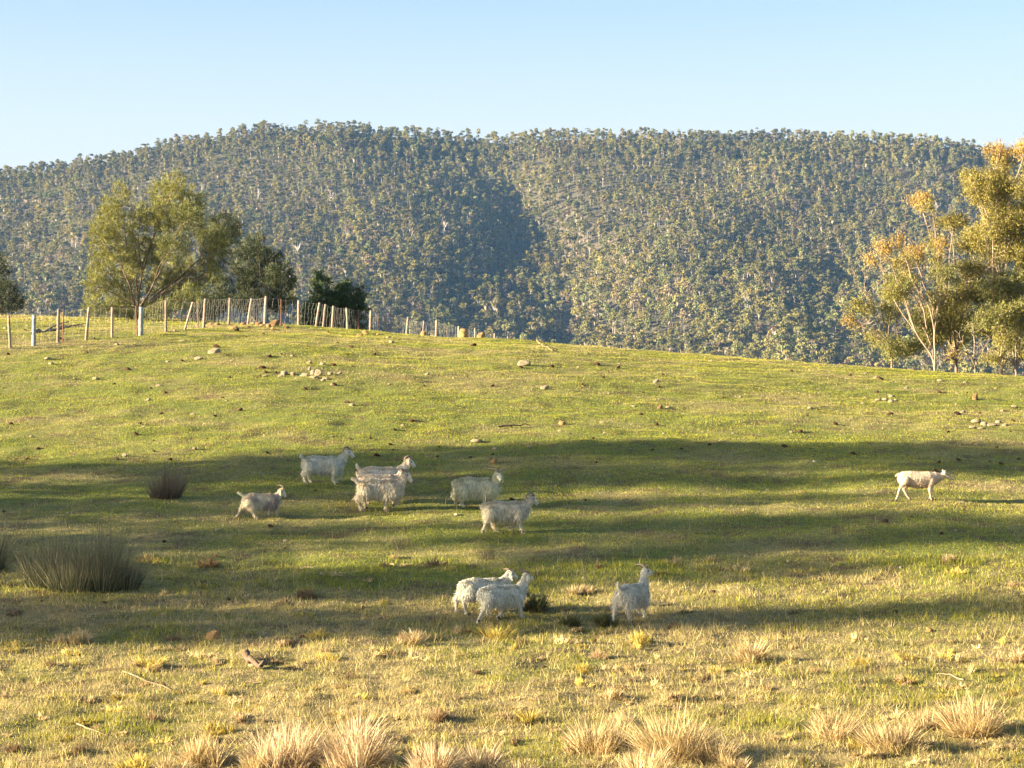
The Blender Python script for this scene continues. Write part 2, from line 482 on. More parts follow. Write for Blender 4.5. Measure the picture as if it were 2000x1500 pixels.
# ------------------------------------------------------------------ tussocks and rushes
PAL = {'gold': ((.72, .55, .15), (.42, .37, .08)), 'straw': ((.78, .62, .33), (.42, .32, .14)), 'pink': ((.82, .65, .40), (.46, .34, .19)),
       'green': ((.15, .17, .055), (.07, .075, .028)), 'brown': ((.36, .25, .13), (.20, .13, .07))}
def tussock_mesh(seed, wid, hgt, pal, n, bw=.011):
    r = np.random.RandomState(seed)
    ns = max(5, int(7 + wid * hgt * 26)); sa = r.uniform(0, 6.28, ns); sr = np.sqrt(r.rand(ns)) * wid * .38; sr[0] = 0
    sh = r.uniform(.42, 1.1, ns) * (1 - .25 * (sr / (wid * .36)) ** 2); st = r.normal(0, .34, (ns, 2))
    q = r.randint(0, ns, n); n_ = n
    cx = sr[q] * np.cos(sa[q]) + r.normal(0, wid * .055, n); cy = sr[q] * np.sin(sa[q]) + r.normal(0, wid * .055, n)
    base = np.stack([cx, cy, -.02 + 0 * cx], -1)
    a2 = np.arctan2(cy + r.normal(0, wid * .10, n), cx + r.normal(0, wid * .10, n))
    tilt = np.clip(np.hypot(cx, cy) / (wid * .36) * .42 + r.normal(0, .24, n), -.3, 1.3)
    mess = r.rand(n) < .48; a2 = np.where(mess, r.uniform(0, 6.28, n), a2); tilt = np.where(mess, r.uniform(.3, 1.45, n), tilt)
    L = hgt * sh[q] * r.uniform(.4, 1.12, n) * np.where(mess, .8, 1)
    d = np.stack([np.cos(a2) * np.sin(tilt) + st[q, 0], np.sin(a2) * np.sin(tilt) + st[q, 1], np.cos(tilt)], -1); d /= np.linalg.norm(d, axis=1)[:, None]
    w8 = r.rand(n) ** 2
    droop = np.stack([np.cos(a2) * .3 * w8, np.sin(a2) * .3 * w8, -.1 - .4 * w8], -1)
    ph = r.uniform(-.8, .8, n); side = np.stack([np.cos(ph), np.sin(ph), 0 * ph], -1)
    V, Fc, m = strips(base, d, side, L, bw * r.uniform(.5, 1.8, n), droop, 3)
    tip, bas = [np.array(c) for c in PAL[pal]]
    cm = r.rand(ns)[q][:, None]; mixv = np.clip(.5 * r.rand(n, 1) + .6 * cm, 0, 1)
    c = (tip * mixv + bas * (1 - mixv)) * r.uniform(.6, 1.25, (n, 1))
    k = r.rand(n) < .12; c[k] = np.array([.20, .13, .07])
    return V, Fc, np.clip(np.repeat(c, m, 0), 0, .88)
def tussock(px, row, wpx, hpx, pal, label, group=None, name='grass_tussock', cat='tussock'):
    p = at(px, row); s = p.y / F
    w, h = wpx * s, hpx * s
    n = int(np.clip(w * h * 8500, 240, 4200))
    V, Fc, C = tussock_mesh(int(px * 7 + row), w * .92, h * 1.08, pal, n)
    o = mesh_np(name, V, Fc, M_straw, cols=C, loc=p)
    tag(o, label, cat, group)
G_T = 'dry tussocks scattered in the foreground'
TS = [
 (140, 1254, 84, 36, 'straw', 'low straw tussock below the big rush clump at the left'),
 (292, 1304, 58, 40, 'gold', 'small golden tussock between the broken log and the left edge'),
 (805, 1254, 74, 40, 'straw', 'rounded straw tussock in the light left of the near goat pair'),
 (900, 1236, 46, 26, 'straw', 'small straw tussock touching the bright golden one under the goat pair'),
 (966, 1244, 84, 40, 'gold', 'bright golden tussock just below the hooves of the near goat pair'),
 (1250, 1258, 58, 36, 'gold', 'yellow tussock just below the goat seen from behind'),
 (1465, 1290, 66, 52, 'straw', 'upright straw tussock with a long shadow right of centre'),
 (1396, 1312, 52, 28, 'gold', 'low green gold tussock left of the upright straw one'),
 (1134, 1312, 52, 30, 'gold', 'small round gold tussock alone in the open near the centre'),
 (1190, 1362, 56, 34, 'straw', 'straw tussock just above the large pale clumps near the centre'),
 (1680, 1296, 46, 24, 'gold', 'low gold green tussock, left one of the row of three at right'),
 (1772, 1292, 52, 34, 'gold', 'upper gold tussock of the stacked pair at right'),
 (1766, 1334, 48, 34, 'gold', 'lower gold tussock of the stacked pair at right'),
 (1984, 1290, 40, 30, 'straw', 'straw tussock cut by the right edge of the photo'),
 (1032, 1412, 58, 42, 'gold', 'bright gold tussock alone between the two large clumps'),
 (642, 1292, 56, 26, 'gold', 'low gold tussock right of the broken log'),
 (617, 1246, 50, 26, 'gold', 'low gold tussock above the one beside the log'),
 (856, 1408, 48, 42, 'brown', 'brown tussock around a dark stump'),
 (560, 1498, 150, 112, 'pink', 'big pale bush of dry grass at the bottom, left half of the double clump'),
 (690, 1502, 140, 140, 'pink', 'tallest pinkish dry grass clump at the bottom, right half of the double clump'),
 (845, 1520, 96, 96, 'pink', 'spiky straw clump at the bottom edge right of the double clump'),
 (942, 1510, 60, 84, 'pink', 'narrow upright straw clump at the bottom edge near the centre'),
 (1012, 1522, 100, 56, 'straw', 'low straw clump cut by the bottom edge near the centre'),
 (1172, 1468, 116, 96, 'straw', 'large straw clump left of the tallest one right of centre'),
 (1318, 1480, 140, 130, 'straw', 'tallest straw clump in the mass right of centre'),
 (1392, 1492, 100, 90, 'straw', 'arching straw clump on the right side of the central mass'),
 (1256, 1518, 120, 80, 'straw', 'straw clump at the bottom edge under the central mass'),
 (1630, 1442, 104, 76, 'straw', 'pale clump at left end of the long right-hand row'),
 (1742, 1466, 128, 88, 'straw', 'broad pale clump in front of the dark hollow at right'),
 (1806, 1424, 96, 62, 'straw', 'pale clump behind the dark hollow at right'),
 (1904, 1432, 118, 104, 'straw', 'tallest pale clump at the right end of the long row'),
 (402, 1494, 112, 84, 'straw', 'straw clump at the bottom edge left of the double clump'),
 (498, 1506, 70, 60, 'straw', 'low straw clump at the bottom edge touching the left half of the double clump'),
 (330, 1512, 80, 50, 'straw', 'low straw clump cut by the bottom edge below the small gold tussock'),
 (1680, 1462, 60, 40, 'gold', 'low green gold tussock between the first two clumps of the right-hand row'),
 (1225, 1420, 60, 46, 'straw', 'small straw clump filling the gap left of the tallest central one'),
 (1440, 1506, 60, 44, 'straw', 'low straw clump at the bottom edge right of the central mass'),
 (262, 1506, 76, 48, 'gold', 'low gold clump cut by the bottom edge at the left'),
 (414, 1432, 50, 34, 'gold', 'small gold tussock above the bottom left clump'),
 (1840, 1364, 40, 20, 'gold', 'tiny gold tussock above the long right-hand row'),
 (1050, 1192, 66, 44, 'green', 'dark green tussock in shade right of the near goat pair'),
 (1120, 1222, 58, 32, 'green', 'olive tussock in shade, middle one left of the goat seen from behind'),
 (1185, 1220, 54, 34, 'green', 'olive tussock in shade touching the goat seen from behind'),
 (1016, 1162, 40, 26, 'green', 'small green tussock at the chest of the near goat pair'),
 (1132, 1158, 58, 26, 'straw', 'low straw tussock in the light strip above the dark green one'),
 (602, 1166, 56, 22, 'brown', 'low brown tussock in the shade between rushes and goats'),
 (408, 1106, 54, 26, 'brown', 'brown tussock in the shade right of the big rush clump'),
 (1340, 1198, 36, 18, 'green', 'tiny dark tussock in shade right of the goat seen from behind'),
 (1855, 1098, 46, 26, 'straw', 'straw tuft in the light strip at the far right'),
 (950, 1228, 40, 20, 'straw', 'thin straw tuft against the goat hooves'),
 (548, 1262, 34, 20, 'straw', 'small straw tuft above and left of the low gold tussocks'),
 (30, 1200, 40, 20, 'brown', 'brown tuft below the rushes at the left edge'),
]
for (px, row, w, h, pal, lab) in TS:
    tussock(px, row, w, h, pal, lab, G_T)
r0 = np.random.RandomState(91)
tuft_src = []
for i in range(300):
    px = r0.uniform(-10, 2010); row = 1222 + 275 * r0.rand() ** .8 if i < 265 else r0.uniform(1080, 1215)
    p = at(px, row); s_ = p.y / F
    if len(tuft_src) < 16:
        w = .34; V, Fc, C = tussock_mesh(500 + i, w * .8, .14, ['gold', 'straw', 'brown', 'straw'][i % 4], 300, .010)
        o = mesh_np('grass_tuft', V, Fc, M_straw, cols=C); tuft_src.append(o)
    else: o = tuft_src[r0.randint(16)].copy(); COL.objects.link(o)
    o.location = p; k = r0.uniform(22, 74) * s_ / .30; hh = r0.uniform(11, 32) * s_ / .13
    o.scale = (k, k * r0.uniform(.6, 1), hh); o.rotation_euler = (0, 0, r0.uniform(0, 6.28))
    if i < 265: tag(o, 'low ragged tuft of coarse dry grass, one of many in the sunlit foreground', 'grass tuft', 'low tufts between the foreground clumps')
    else: tag(o, 'low ragged tuft of coarse grass on the shaded strip around the near goats', 'grass tuft', 'low tufts on the shaded strip')

def rush(px, row, wpx, hpx, n, label, red=False):
    p = at(px, row); s = p.y / F; w, h = wpx * s, hpx * s * 1.15
    r = np.random.RandomState(int(px + row))
    a = r.uniform(0, 6.28, n); rad = np.sqrt(r.rand(n)) * w * .42
    base = np.stack([rad * np.cos(a), rad * np.sin(a) * .6, -.03 + 0 * a], -1)
    tilt = np.clip(rad / (w * .42) * .32 + r.normal(0, .17, n) * (1 + 2 * (r.rand(n) < .15)), -.3, 1.3)
    d = np.stack([np.cos(a) * np.sin(tilt), np.sin(a) * np.sin(tilt), np.cos(tilt)], -1)
    L = h * np.clip(r.normal(.62, .26, n), .15, 1.5) * (.45 + 1.1 * fbm(base[:, 0] * 7 + px, base[:, 1] * 7, 2))
    ph = r.uniform(-.6, .6, n); side = np.stack([np.cos(ph), np.sin(ph), 0 * ph], -1)
    V, Fc, m = strips(base, d, side, L, np.full(n, .0085), np.stack([np.cos(a) * .16, np.sin(a) * .16, -.10 + 0 * a], -1) * r.uniform(-.3, 1.5, (n, 1)), 3)
    g = np.array([.07, .092, .036]); dry = np.array([.34, .28, .16])
    if red: g = np.array([.085, .055, .038]); dry = np.array([.16, .12, .085])
    k = (r.rand(n, 1) < .22); c = np.where(k, dry, g) * r.uniform(.5, 1.4, (n, 1))
    C = np.repeat(c, m, 0).reshape(n, m, 3)
    hf = np.array([0, 0, .33, .33, .66, .66, 1])[None, :, None]
    C = C * (1 - hf * .5) + (np.array([.30, .27, .18]) * hf * .5)
    tag(mesh_np('rush_clump', V, Fc, M_rush, cols=C.reshape(-1, 3), loc=p), label, 'rushes', 'rush clumps on the shaded grass')
rush(90, 1146, 95, 88, 1100, 'left part of the big dark green rush clump')
rush(140, 1152, 105, 104, 1350, 'middle of the big dark green rush clump, with grey seed tops')
rush(195, 1152, 90, 112, 1200, 'tallest, right-of-middle part of the big dark rush clump')
rush(240, 1150, 70, 84, 800, 'right end of the big dark green rush clump')
rush(-12, 1112, 40, 80, 700, 'dark rush clump cut by the left edge of the photo')
rush(322, 974, 62, 56, 700, 'small reddish dark rush clump standing alone in the shade', red=True)
rush(340, 972, 30, 62, 260, 'thin grey rush stems at the right side of the small reddish clump', red=True)

# ------------------------------------------------------------------ rocks, clods, sticks
def rock_mesh(seed, sub=3):
    import bmesh
    r = np.random.RandomState(seed)
    bm = bmesh.new(); bmesh.ops.create_icosphere(bm, subdivisions=sub, radius=1)
    V = np.array([v.co[:] for v in bm.verts]); Fc = np.array([[v.index for v in f.verts] for f in bm.faces]); bm.free()
    for k in range(9):
        n = r.normal(size=3); n /= np.linalg.norm(n); d = r.uniform(.45, .85)
        e = V @ n - d; V = V - np.outer(np.clip(e, 0, None), n) * .92
    V = V * (1 + .18 * (fbm(V[:, 0] * 2 + seed, V[:, 1] * 2 + V[:, 2] * 1.7, 3)[:, None] - .5))
    lich = fbm(V[:, 0] * 3 + 5, V[:, 1] * 3 + V[:, 2] * 3, 3)[:, None]
    c = np.array([.22, .17, .10]) * (1 - lich) + np.array([.42, .36, .23]) * lich
    return V, Fc, c
ROCKS = []
for k in range(6):
    V, Fc, c = rock_mesh(k + 3); ROCKS.append((V, Fc, c))
rock_src = {}
def rock(px, row, wpx, hpx, label, group=None, k=None, tint=(1, 1, 1), rz=None, D=None):
    p = at(px, row) if D is None else atD(px, D)
    s = p.y / F; k = random.randrange(6) if k is None else k
    key = (k, tint)
    if key in rock_src:
        o = rock_src[key].copy(); COL.objects.link(o)
        for kk in ('group',):
            if kk in o: del o[kk]
    else:
        V, Fc, c = ROCKS[k]
        o = mesh_np('rock', V, Fc, M_rock, cols=np.clip(c * np.array(tint), 0, 1)); rock_src[key] = o
    w = wpx * s / 1.8; h = hpx * s
    o.location = p + Vector((0, 0, h * .25)); o.scale = (w, w * random.uniform(.6, 1), h * .8)
    o.rotation_euler = (0, 0, 0 if rz is None else rz)
    tag(o, label, 'rock', group)
    return o
TAN = (1.15, .85, .55); BRN = (.75, .55, .42)
rock(417, 690, 30, 11, 'large two-toned rock alone near the top left of the slope', k=0)
rock(388, 702, 18, 6, 'flat pale rock just below and left of the large two-toned rock')
rock(535, 637, 24, 14, 'dark rounded boulder at the foot of the tallest fence post', tint=BRN)
rock(505, 637, 18, 8, 'low brown rock left of the boulder by the tallest post', tint=BRN)
rock(905, 656, 22, 16, 'tan blocky boulder on the crest by the far end of the fence', tint=TAN)
rock(827, 655, 15, 9, 'small tan boulder on the crest left of the blocky one', tint=TAN)
rock(938, 658, 19, 11, 'low tan boulder on the crest right of the blocky one', tint=TAN)
rock(1025, 714, 26, 11, 'pointed pale rock alone on the upper slope right of centre', k=2)
rock(1062, 760, 20, 7, 'flat pale rock below the pointed one')
rock(1904, 781, 13, 14, 'upright dark rock on the upper right slope', tint=BRN)
rock(1288, 798, 13, 8, 'small brown rock in the middle of the slope', tint=BRN)
rock(966, 906, 13, 9, 'tan rock just above the head of the cream goat', tint=TAN)
rock(414, 1248, 34, 18, 'orange brown rock in the lit foreground grass', tint=TAN)
rock(1814, 1236, 16, 9, 'small round tan rock at the right of the foreground', tint=TAN)
rock(1388, 1456, 24, 10, 'reddish stone beside the arching straw clump', tint=BRN)
rock(1796, 1456, 22, 14, 'reddish stone in the hollow in front of the right-hand row', tint=BRN)
rock(497, 1300, 26, 12, 'grey stone at the top end of the broken log')
rock(688, 792, 14, 4, 'small flat stone in the middle of the left slope')
rock(932, 864, 24, 6, 'flat pale stones in the grass above the cream goat')
rock(1098, 829, 18, 6, 'low tan stone on the slope right of centre', tint=TAN)
rock(1116, 1445, 44, 8, 'reddish bare earth mound among the pale clumps', tint=BRN)
G1 = 'stones heaped in the left cluster'
for (px, row, w, h) in [(555, 733, 18, 8), (572, 733, 14, 6), (596, 735, 22, 7), (612, 731, 15, 8), (623, 734, 16, 14), (612, 738, 20, 5), (636, 741, 15, 5), (632, 744, 10, 4),
                        (662, 731, 14, 5), (645, 731, 14, 4), (518, 735, 10, 3), (548, 736, 10, 5), (604, 723, 8, 7), (629, 713, 13, 6), (580, 740, 9, 3), (650, 753, 14, 4)]:
    rock(px, row, w, h, 'tallest, pointed stone of the loose heap on the upper left slope' if px == 623 else 'lone stone just above the loose heap on the upper left slope' if px == 629 else
         'lone stone just below the loose heap on the upper left slope' if px == 650 else 'pale stone in the loose heap of stones on the upper left slope', G1)
G2 = 'stones heaped in the right cluster'
for (px, row, w, h) in [(1908, 826, 22, 7), (1922, 830, 16, 6), (1938, 832, 20, 5), (1900, 836, 14, 5), (1950, 826, 14, 5), (1962, 832, 14, 5), (1916, 838, 12, 4)]:
    rock(px, row, w, h, 'pale stone in the heap at the far right of the slope', G2)
G3 = 'stones in the small group high on the right slope'
for (px, row, w, h) in [(1716, 783, 14, 4), (1730, 782, 13, 5), (1741, 786, 13, 5), (1750, 782, 8, 3), (1708, 786, 7, 3)]:
    rock(px, row, w, h, 'pale stone in the small group high on the right slope', G3)
r1 = np.random.RandomState(23)
for i in range(84):
    px = r1.uniform(0, 2000); c = np.interp(px, CPX, CRW)
    row = c + 12 + (880 - c) * r1.rand() ** 1.5
    w = r1.uniform(5, 14)
    rock(px, row, w, w * r1.uniform(.25, .5), 'small pale stone scattered on the sunlit upper slope', 'small stones scattered on the upper slope')
for i in range(26):
    px = r1.uniform(380, 760); row = np.interp(px, CPX, CRW) + r1.uniform(2, 16)
    rock(px, row, r1.uniform(6, 14), r1.uniform(3, 6), 'small rough stone along the foot of the fence', 'stones along the foot of the fence', tint=TAN if i % 2 else BRN)
for i in range(22):
    px = r1.uniform(0, 2000); row = r1.uniform(900, 1200)
    w = r1.uniform(5, 10)
    rock(px, row, w, w * .45, 'small whitish stone lying on the shaded grass', 'small stones on the shaded grass', tint=(1.3, 1.35, 1.5))
cl_src = None
for i in range(150):
    px = r1.uniform(0, 2000); c = float(np.interp(px, CPX, CRW))
    if i < 112: row = c + 8 + (900 - c) * r1.rand()
    else: row = r1.uniform(900, 1450)
    p = at(px, row); s = p.y / F; w = r1.uniform(3, 9) * s * .75
    if cl_src is None:
        V, Fc, c_ = ROCKS[1]; o = mesh_np('dirt_clod', V, Fc, M_clod); cl_src = o
    else: o = cl_src.copy(); COL.objects.link(o)
    o.location = p + Vector((0, 0, w * .3)); o.scale = (w * r1.uniform(.8, 1.7), w, w * .7); o.rotation_euler = (0, 0, r1.uniform(0, 6))
    if i < 112: tag(o, 'small dark brown clod on the sunlit slope', 'clod', 'dark clods on the sunlit slope')
    else: tag(o, 'small dark clod on the lower paddock', 'clod', 'dark clods on the lower paddock')

def tubes(paths, sides=5):
    """paths: list of (points, radii) -> V, quads"""
    VV, FF = [], []; off = 0
    for pts, rad in paths:
        pts = np.asarray(pts, float); n = len(pts)
        tan = np.gradient(pts, axis=0); tan /= np.maximum(np.linalg.norm(tan, axis=1), 1e-9)[:, None]
        ref = np.where(np.abs(tan[:, 2:3]) > .8, [[1., 0, 0]], [[0, 0, 1.]])
        a = np.cross(tan, ref); a /= np.linalg.norm(a, axis=1)[:, None]; b = np.cross(tan, a)
        # keep frames consistent
        for i in range(1, n):
            a[i] = a[i - 1] - tan[i] * np.dot(a[i - 1], tan[i]); a[i] /= max(np.linalg.norm(a[i]), 1e-9); b[i] = np.cross(tan[i], a[i])
        th = np.linspace(0, 2 * math.pi, sides, endpoint=False)
        rad = np.asarray(rad, float)
        ring = pts[:, None] + rad[:, None, None] * (np.cos(th)[None, :, None] * a[:, None] + np.sin(th)[None, :, None] * b[:, None])
        VV.append(ring.reshape(-1, 3))
        for i in range(n - 1):
            for k in range(sides):
                p0, p1 = off + i * sides + k, off + i * sides + (k + 1) % sides
                FF.append((p0, p1, p1 + sides, p0 + sides))
        off += n * sides
    return np.concatenate(VV), np.array(FF)
def stick(p0, p1, rad, label, forks=2, name='fallen_branch', cat='branch', col=(.30, .21, .13)):
    a, b = Vector(p0), Vector(p1); r = np.random.RandomState(int(abs(a.x * 100)) + 3)
    pts = [np.array(a.lerp(b, t)) + r.normal(0, rad * .8, 3) + [0, 0, rad + .02] for t in np.linspace(0, 1, 7)]
    P = [(pts, np.linspace(rad, rad * .45, 7))]
    for k in range(forks):
        s = pts[2 + k]; e = s + (pts[-1] - pts[0]) * .3 + r.normal(0, rad * 5, 3) * [1, 1, .5] + [0, 0, rad]
        P.append(([s, (s + e) / 2 + r.normal(0, rad, 3), e], [rad * .5, rad * .4, rad * .2]))
    V, Fq = tubes(P, 6)
    o_loc = np.array(a)
    o = mesh_np(name, V - o_loc, Fq, M_wood, cols=np.tile(np.array(col), (len(V), 1)), smooth=True, loc=a)
    tag(o, label, cat)
stick(at(240, 1318), at(335, 1352), .013, 'thin pale fallen stick in the foreground left of the log', 1)
stick(at(148, 1418), at(208, 1442), .012, 'short pale stick near the bottom left corner', 0)
stick(at(478, 1288), at(524, 1316), .07, 'dark broken log end lying in the foreground grass', 0, 'broken_log', 'log', (.13, .09, .06))
stick(at(470, 1335), at(516, 1340), .012, 'small pale stick just below the broken log', 0)
stick(at(975, 838), at(1035, 834), .03, 'dark fallen branch on the slope above the cream goat', 1, col=(.16, .10, .06))
stick(at(1048, 668), at(1080, 688), .02, 'pale forked twig near the crest right of the fence end', 3)
stick(at(60, 652), at(138, 646), .09, 'fallen grey log lying beyond the fence at the left', 3, 'fallen_log', 'log', (.20, .17, .13))
stick(at(1880, 1330), at(1830, 1318), .012, 'thin straw coloured stick at the right of the foreground', 0)

# ------------------------------------------------------------------ fence
def build_fence():
    posts = [  # base px,row | top px,row | width px | D (None: on the visible ground) | grey
        (-38, 683, -40, 618, 5, None, 0), (20, 680, 17, 616, 5, None, 0), (66, 676, 67, 615, 7, None, 1), (113, 670, 115, 604, 5.5, None, 0), (168, 665, 174, 600, 5, None, 0), (219, 659, 219, 600, 5, None, 0),
        (275, 655, 276.5, 600, 8.5, None, 1), (324, 648, 323.5, 587, 4.5, None, 0), (361, 645, 377, 590, 4.5, None, 0), (398, 641, 401, 583, 5, None, 0),
        (447, 634, 449.5, 582, 5, None, 0), (484, 634, 491, 583, 4.5, None, 0), (517, 633, 519.5, 579, 5.5, None, 0), (583, 637, 583.5, 587, 5, 93, 0),
        (616, 638, 624.5, 591, 4.5, 95, 0), (631, 638, 636, 594, 5, 95.5, 0), (648, 640, 652, 598, 5, 96.5, 0), (680, 645, 677, 601, 4, 99, 0),
        (722, 648, 725, 607, 5, 104, 0), (757, 650, 752, 616, 3, 107, 0), (792, 652, 797, 619, 4.5, 111, 0), (823, 655, 828, 627, 3.5, 115, 0), (851, 656, 853, 625, 4.5, 118, 0),
        (895, 658, 896, 637, 4, 123, 0), (928, 660, 928, 641, 4, 128, 0), (966, 662, 966, 651, 3.5, 134, 0), (992, 664, 992, 656, 3.5, 138, 0)]
    root = empty('wire_fence', at(398, 641))
    tag(root, 'old post and wire netting fence with leaning timber posts along the crest', 'fence')
    o0 = np.array(root.location); tops, bots = [], []
    for j, (bx, br_, tx, tr, w, D, grey) in enumerate(posts):
        p = at(bx, br_) if D is None else atD(bx, D)
        Dd = p.y; top = Vector(((tx - 1000) / F * Dd, Dd + random.uniform(-.06, .06), (750 - tr) * Dd / F))
        base = p - (top - p).normalized() * .15
        ax = (top - base); L = ax.length; hw = w * Dd / F / 2
        r = np.random.RandomState(j + 40)
        n = 7; V = []
        for i in range(n):
            c = np.array(base.lerp(top, i / (n - 1))); s = hw * (1.06 - .12 * i / (n - 1)) * r.uniform(.92, 1.08)
            oct_ = [(1, .55), (.6, 1), (-.6, 1), (-1, .55), (-1, -.55), (-.6, -1), (.6, -1), (1, -.55)]
            for (a, b) in oct_: V.append(c + [a * s + r.normal(0, s * .05), b * s * .9 + r.normal(0, s * .05), 0 if i < n - 1 else r.uniform(-.015, .015)])
        Fq = [[i * 8 + k, i * 8 + (k + 1) % 8, (i + 1) * 8 + (k + 1) % 8, (i + 1) * 8 + k] for i in range(n - 1) for k in range(8)]
        t = (n - 1) * 8; Fq += [[t, t + 1, t + 2, t + 3], [t, t + 3, t + 4, t + 7], [t + 4, t + 5, t + 6, t + 7]]
        col = np.array([.30, .32, .30]) if grey else np.array([.34, .26, .19]) * r.uniform(.75, 1.15)
        o = mesh_np('post', np.array(V) - o0, Fq, M_wood, root, cols=np.tile(col, (len(V), 1)))
        if grey: o['label'] = 'thick grey split timber post'
        elif j == 8: o['label'] = 'strongly leaning thin post'
        tops.append(np.array(top)); bots.append(np.array(p))
    for (px, r0_, r1_, lean, D) in [(122, 668, 603, 2, None), (268, 655, 597, -3, None), (387, 640, 588, -1, None), (549, 634, 584, 0, 93), (739, 650, 616, -1, 105), (874, 658, 636, 0, 121), (890, 660, 638, 0, 122.5), (700, 646, 604, 0, 101)]:
        p = at(px, r0_) if D is None else atD(px, D); top = np.array([(px + lean - 1000) / F * p.y, p.y, (750 - r1_) * p.y / F])
        V, Fq = tubes([([np.array(p) - [0, 0, .1], (np.array(p) + top) / 2, top], [.022, .022, .02])], 5)
        mesh_np('steel_stake', V - o0, Fq, M_steel, root)
    # wires follow the post line
    r = np.random.RandomState(77)
    hz, st = [], []
    for lv in (.02, .16, .30, .45, .60, .76, .97):
        for j in range(len(tops) - 1):
            a = bots[j] + (tops[j] - bots[j]) * lv; b = bots[j + 1] + (tops[j + 1] - bots[j + 1]) * lv
            pts = [a + (b - a) * t + np.array([0, -.06, -.03 * 4 * t * (1 - t) + r.normal(0, .012)]) for t in np.linspace(0, 1, 7)]
            hz.append((pts, [.004 if lv > .9 else .0022] * 7))
    V, Fq = tubes(hz, 3); mesh_np('line_wire', V - o0, Fq, M_wire, root)
    for j in range(len(tops) - 1):
        d = np.linalg.norm(bots[j + 1] - bots[j]); m = max(2, int(d / .30))
        for i in range(1, m):
            t = i / m; b = bots[j] + (bots[j + 1] - bots[j]) * t; tp = tops[j] + (tops[j + 1] - tops[j]) * t
            pts = [b + (tp - b) * f * .96 + np.array([r.normal(0, .022), -.06, 0]) for f in np.linspace(0.02, 1, 7)]
            st.append((pts, [.003] * 7))
    V, Fq = tubes(st, 3); mesh_np('wire_netting', V - o0, Fq, M_wire, root)
build_fence()

# ------------------------------------------------------------------ trees grown towards clumps of leaves
def grow(root, A, step, infl, kill, up=.15, seed=0, it=220, limbs=None, wpath=.55):
    r = np.random.RandomState(seed)
    nodes = [np.array(root, float)]; par = [-1]
    A = np.array(A); alive = np.ones(len(A), bool)
    # lead the stem up to the nearest attractor
    if limbs is not None:
        plen = [0.0]; dirs = [np.array([0, 0, 1.])]
        nodes.append(nodes[0] + [0, 0, .35]); par.append(0); plen.append(.3); dirs.append(np.array([0, 0, 1.]))
        for c in sorted(limbs, key=lambda c: np.linalg.norm(c - nodes[0])):
            NN = np.array(nodes); v = c - NN; dd = np.linalg.norm(v, axis=1)
            cosang = (v * np.array(dirs)).sum(1) / np.maximum(dd, 1e-6)
            cost = dd + wpath * np.array(plen) + .9 * (1 - cosang); cost[0] = 1e9; cost[dd < step * 1.5] = 1e9
            i = int(cost.argmin()); p = nodes[i].copy(); dr = dirs[i].copy(); wob = r.normal(0, .25, 3)
            m = max(3, int(np.linalg.norm(c - p) / step))
            for k in range(m * 2):
                v = c - p; L = np.linalg.norm(v)
                if L < step: break
                f = min(1, k / m); v = v / L; wob = wob * .8 + r.normal(0, .24, 3)
                dr = dr * (.72 - .3 * f) + v * (.28 + .3 * f) + wob * .16 + [0, 0, .05 * (1 - f)]; dr /= np.linalg.norm(dr)
                p = p + dr * step; nodes.append(p.copy()); par.append(i); plen.append(plen[i] + step); dirs.append(dr.copy()); i = len(nodes) - 1
    while limbs is None:
        d = np.linalg.norm(A - nodes[-1], axis=1)
        if d.min() < infl or len(nodes) > 200: break
        v = A[d.argmin()] - nodes[-1]; v /= np.linalg.norm(v); v[2] += .4; v += r.normal(0, .12, 3); v /= np.linalg.norm(v)
        nodes.append(nodes[-1] + v * step); par.append(len(nodes) - 2)
    near_d = np.full(len(A), 1e9); near_i = np.zeros(len(A), int); done = 0
    childdirs = {}
    for _ in range(it):
        N = np.array(nodes[done:])
        for b0 in range(0, len(N), 400):
            D = np.linalg.norm(A[:, None] - N[None, b0:b0 + 400], axis=2); m = D.argmin(1); v = D[np.arange(len(A)), m]
            k = v < near_d; near_d[k] = v[k]; near_i[k] = m[k] + done + b0
        done = len(nodes)
        alive &= near_d > kill
        act = alive & (near_d < infl)
        if not act.any():
            if not alive.any(): break
            infl *= 1.4; continue
        new = 0
        idx = near_i[act]; vec = A[act] - np.array([nodes[i] for i in idx]); vec /= np.linalg.norm(vec, axis=1)[:, None]
        for i in np.unique(idx):
            v = vec[idx == i].sum(0); v /= max(np.linalg.norm(v), 1e-6); v[2] += up; v += r.normal(0, .16, 3); v /= np.linalg.norm(v)
            cd = childdirs.setdefault(i, [])
            if any(np.dot(v, c) > .97 for c in cd) or len(cd) > 3: continue
            cd.append(v); nodes.append(nodes[i] + v * step); par.append(i); new += 1
        if new == 0: break
        if len(nodes) > 16000: break
    return np.array(nodes), np.array(par)
def radii(nodes, par, tip, ex=2.55):
    r = np.zeros(len(nodes)); 
    for i in range(len(nodes) - 1, -1, -1):
        if r[i] == 0: r[i] = tip ** ex
        if par[i] >= 0: r[par[i]] += r[i]
    return r ** (1 / ex)
def skel_mesh(nodes, par, rad, sides=5):
    # chains
    kids = [[] for _ in nodes]
    for i, p in enumerate(par):
        if p >= 0: kids[p].append(i)
    chains = []; stack = [(0, None)]
    while stack:
        s, pre = stack.pop()
        ch = ([pre] if pre is not None else []) + [s]; c = s
        while kids[c]:
            k = sorted(kids[c], key=lambda q: -rad[q])
            for o in k[1:]: stack.append((o, c))
            c = k[0]; ch.append(c)
        if len(ch) > 1:
            rr = rad[ch].copy()
            if pre is not None: rr[0] = min(rr[0], rr[1] * 1.15)
            chains.append((nodes[ch], rr))
    return tubes(chains, sides)
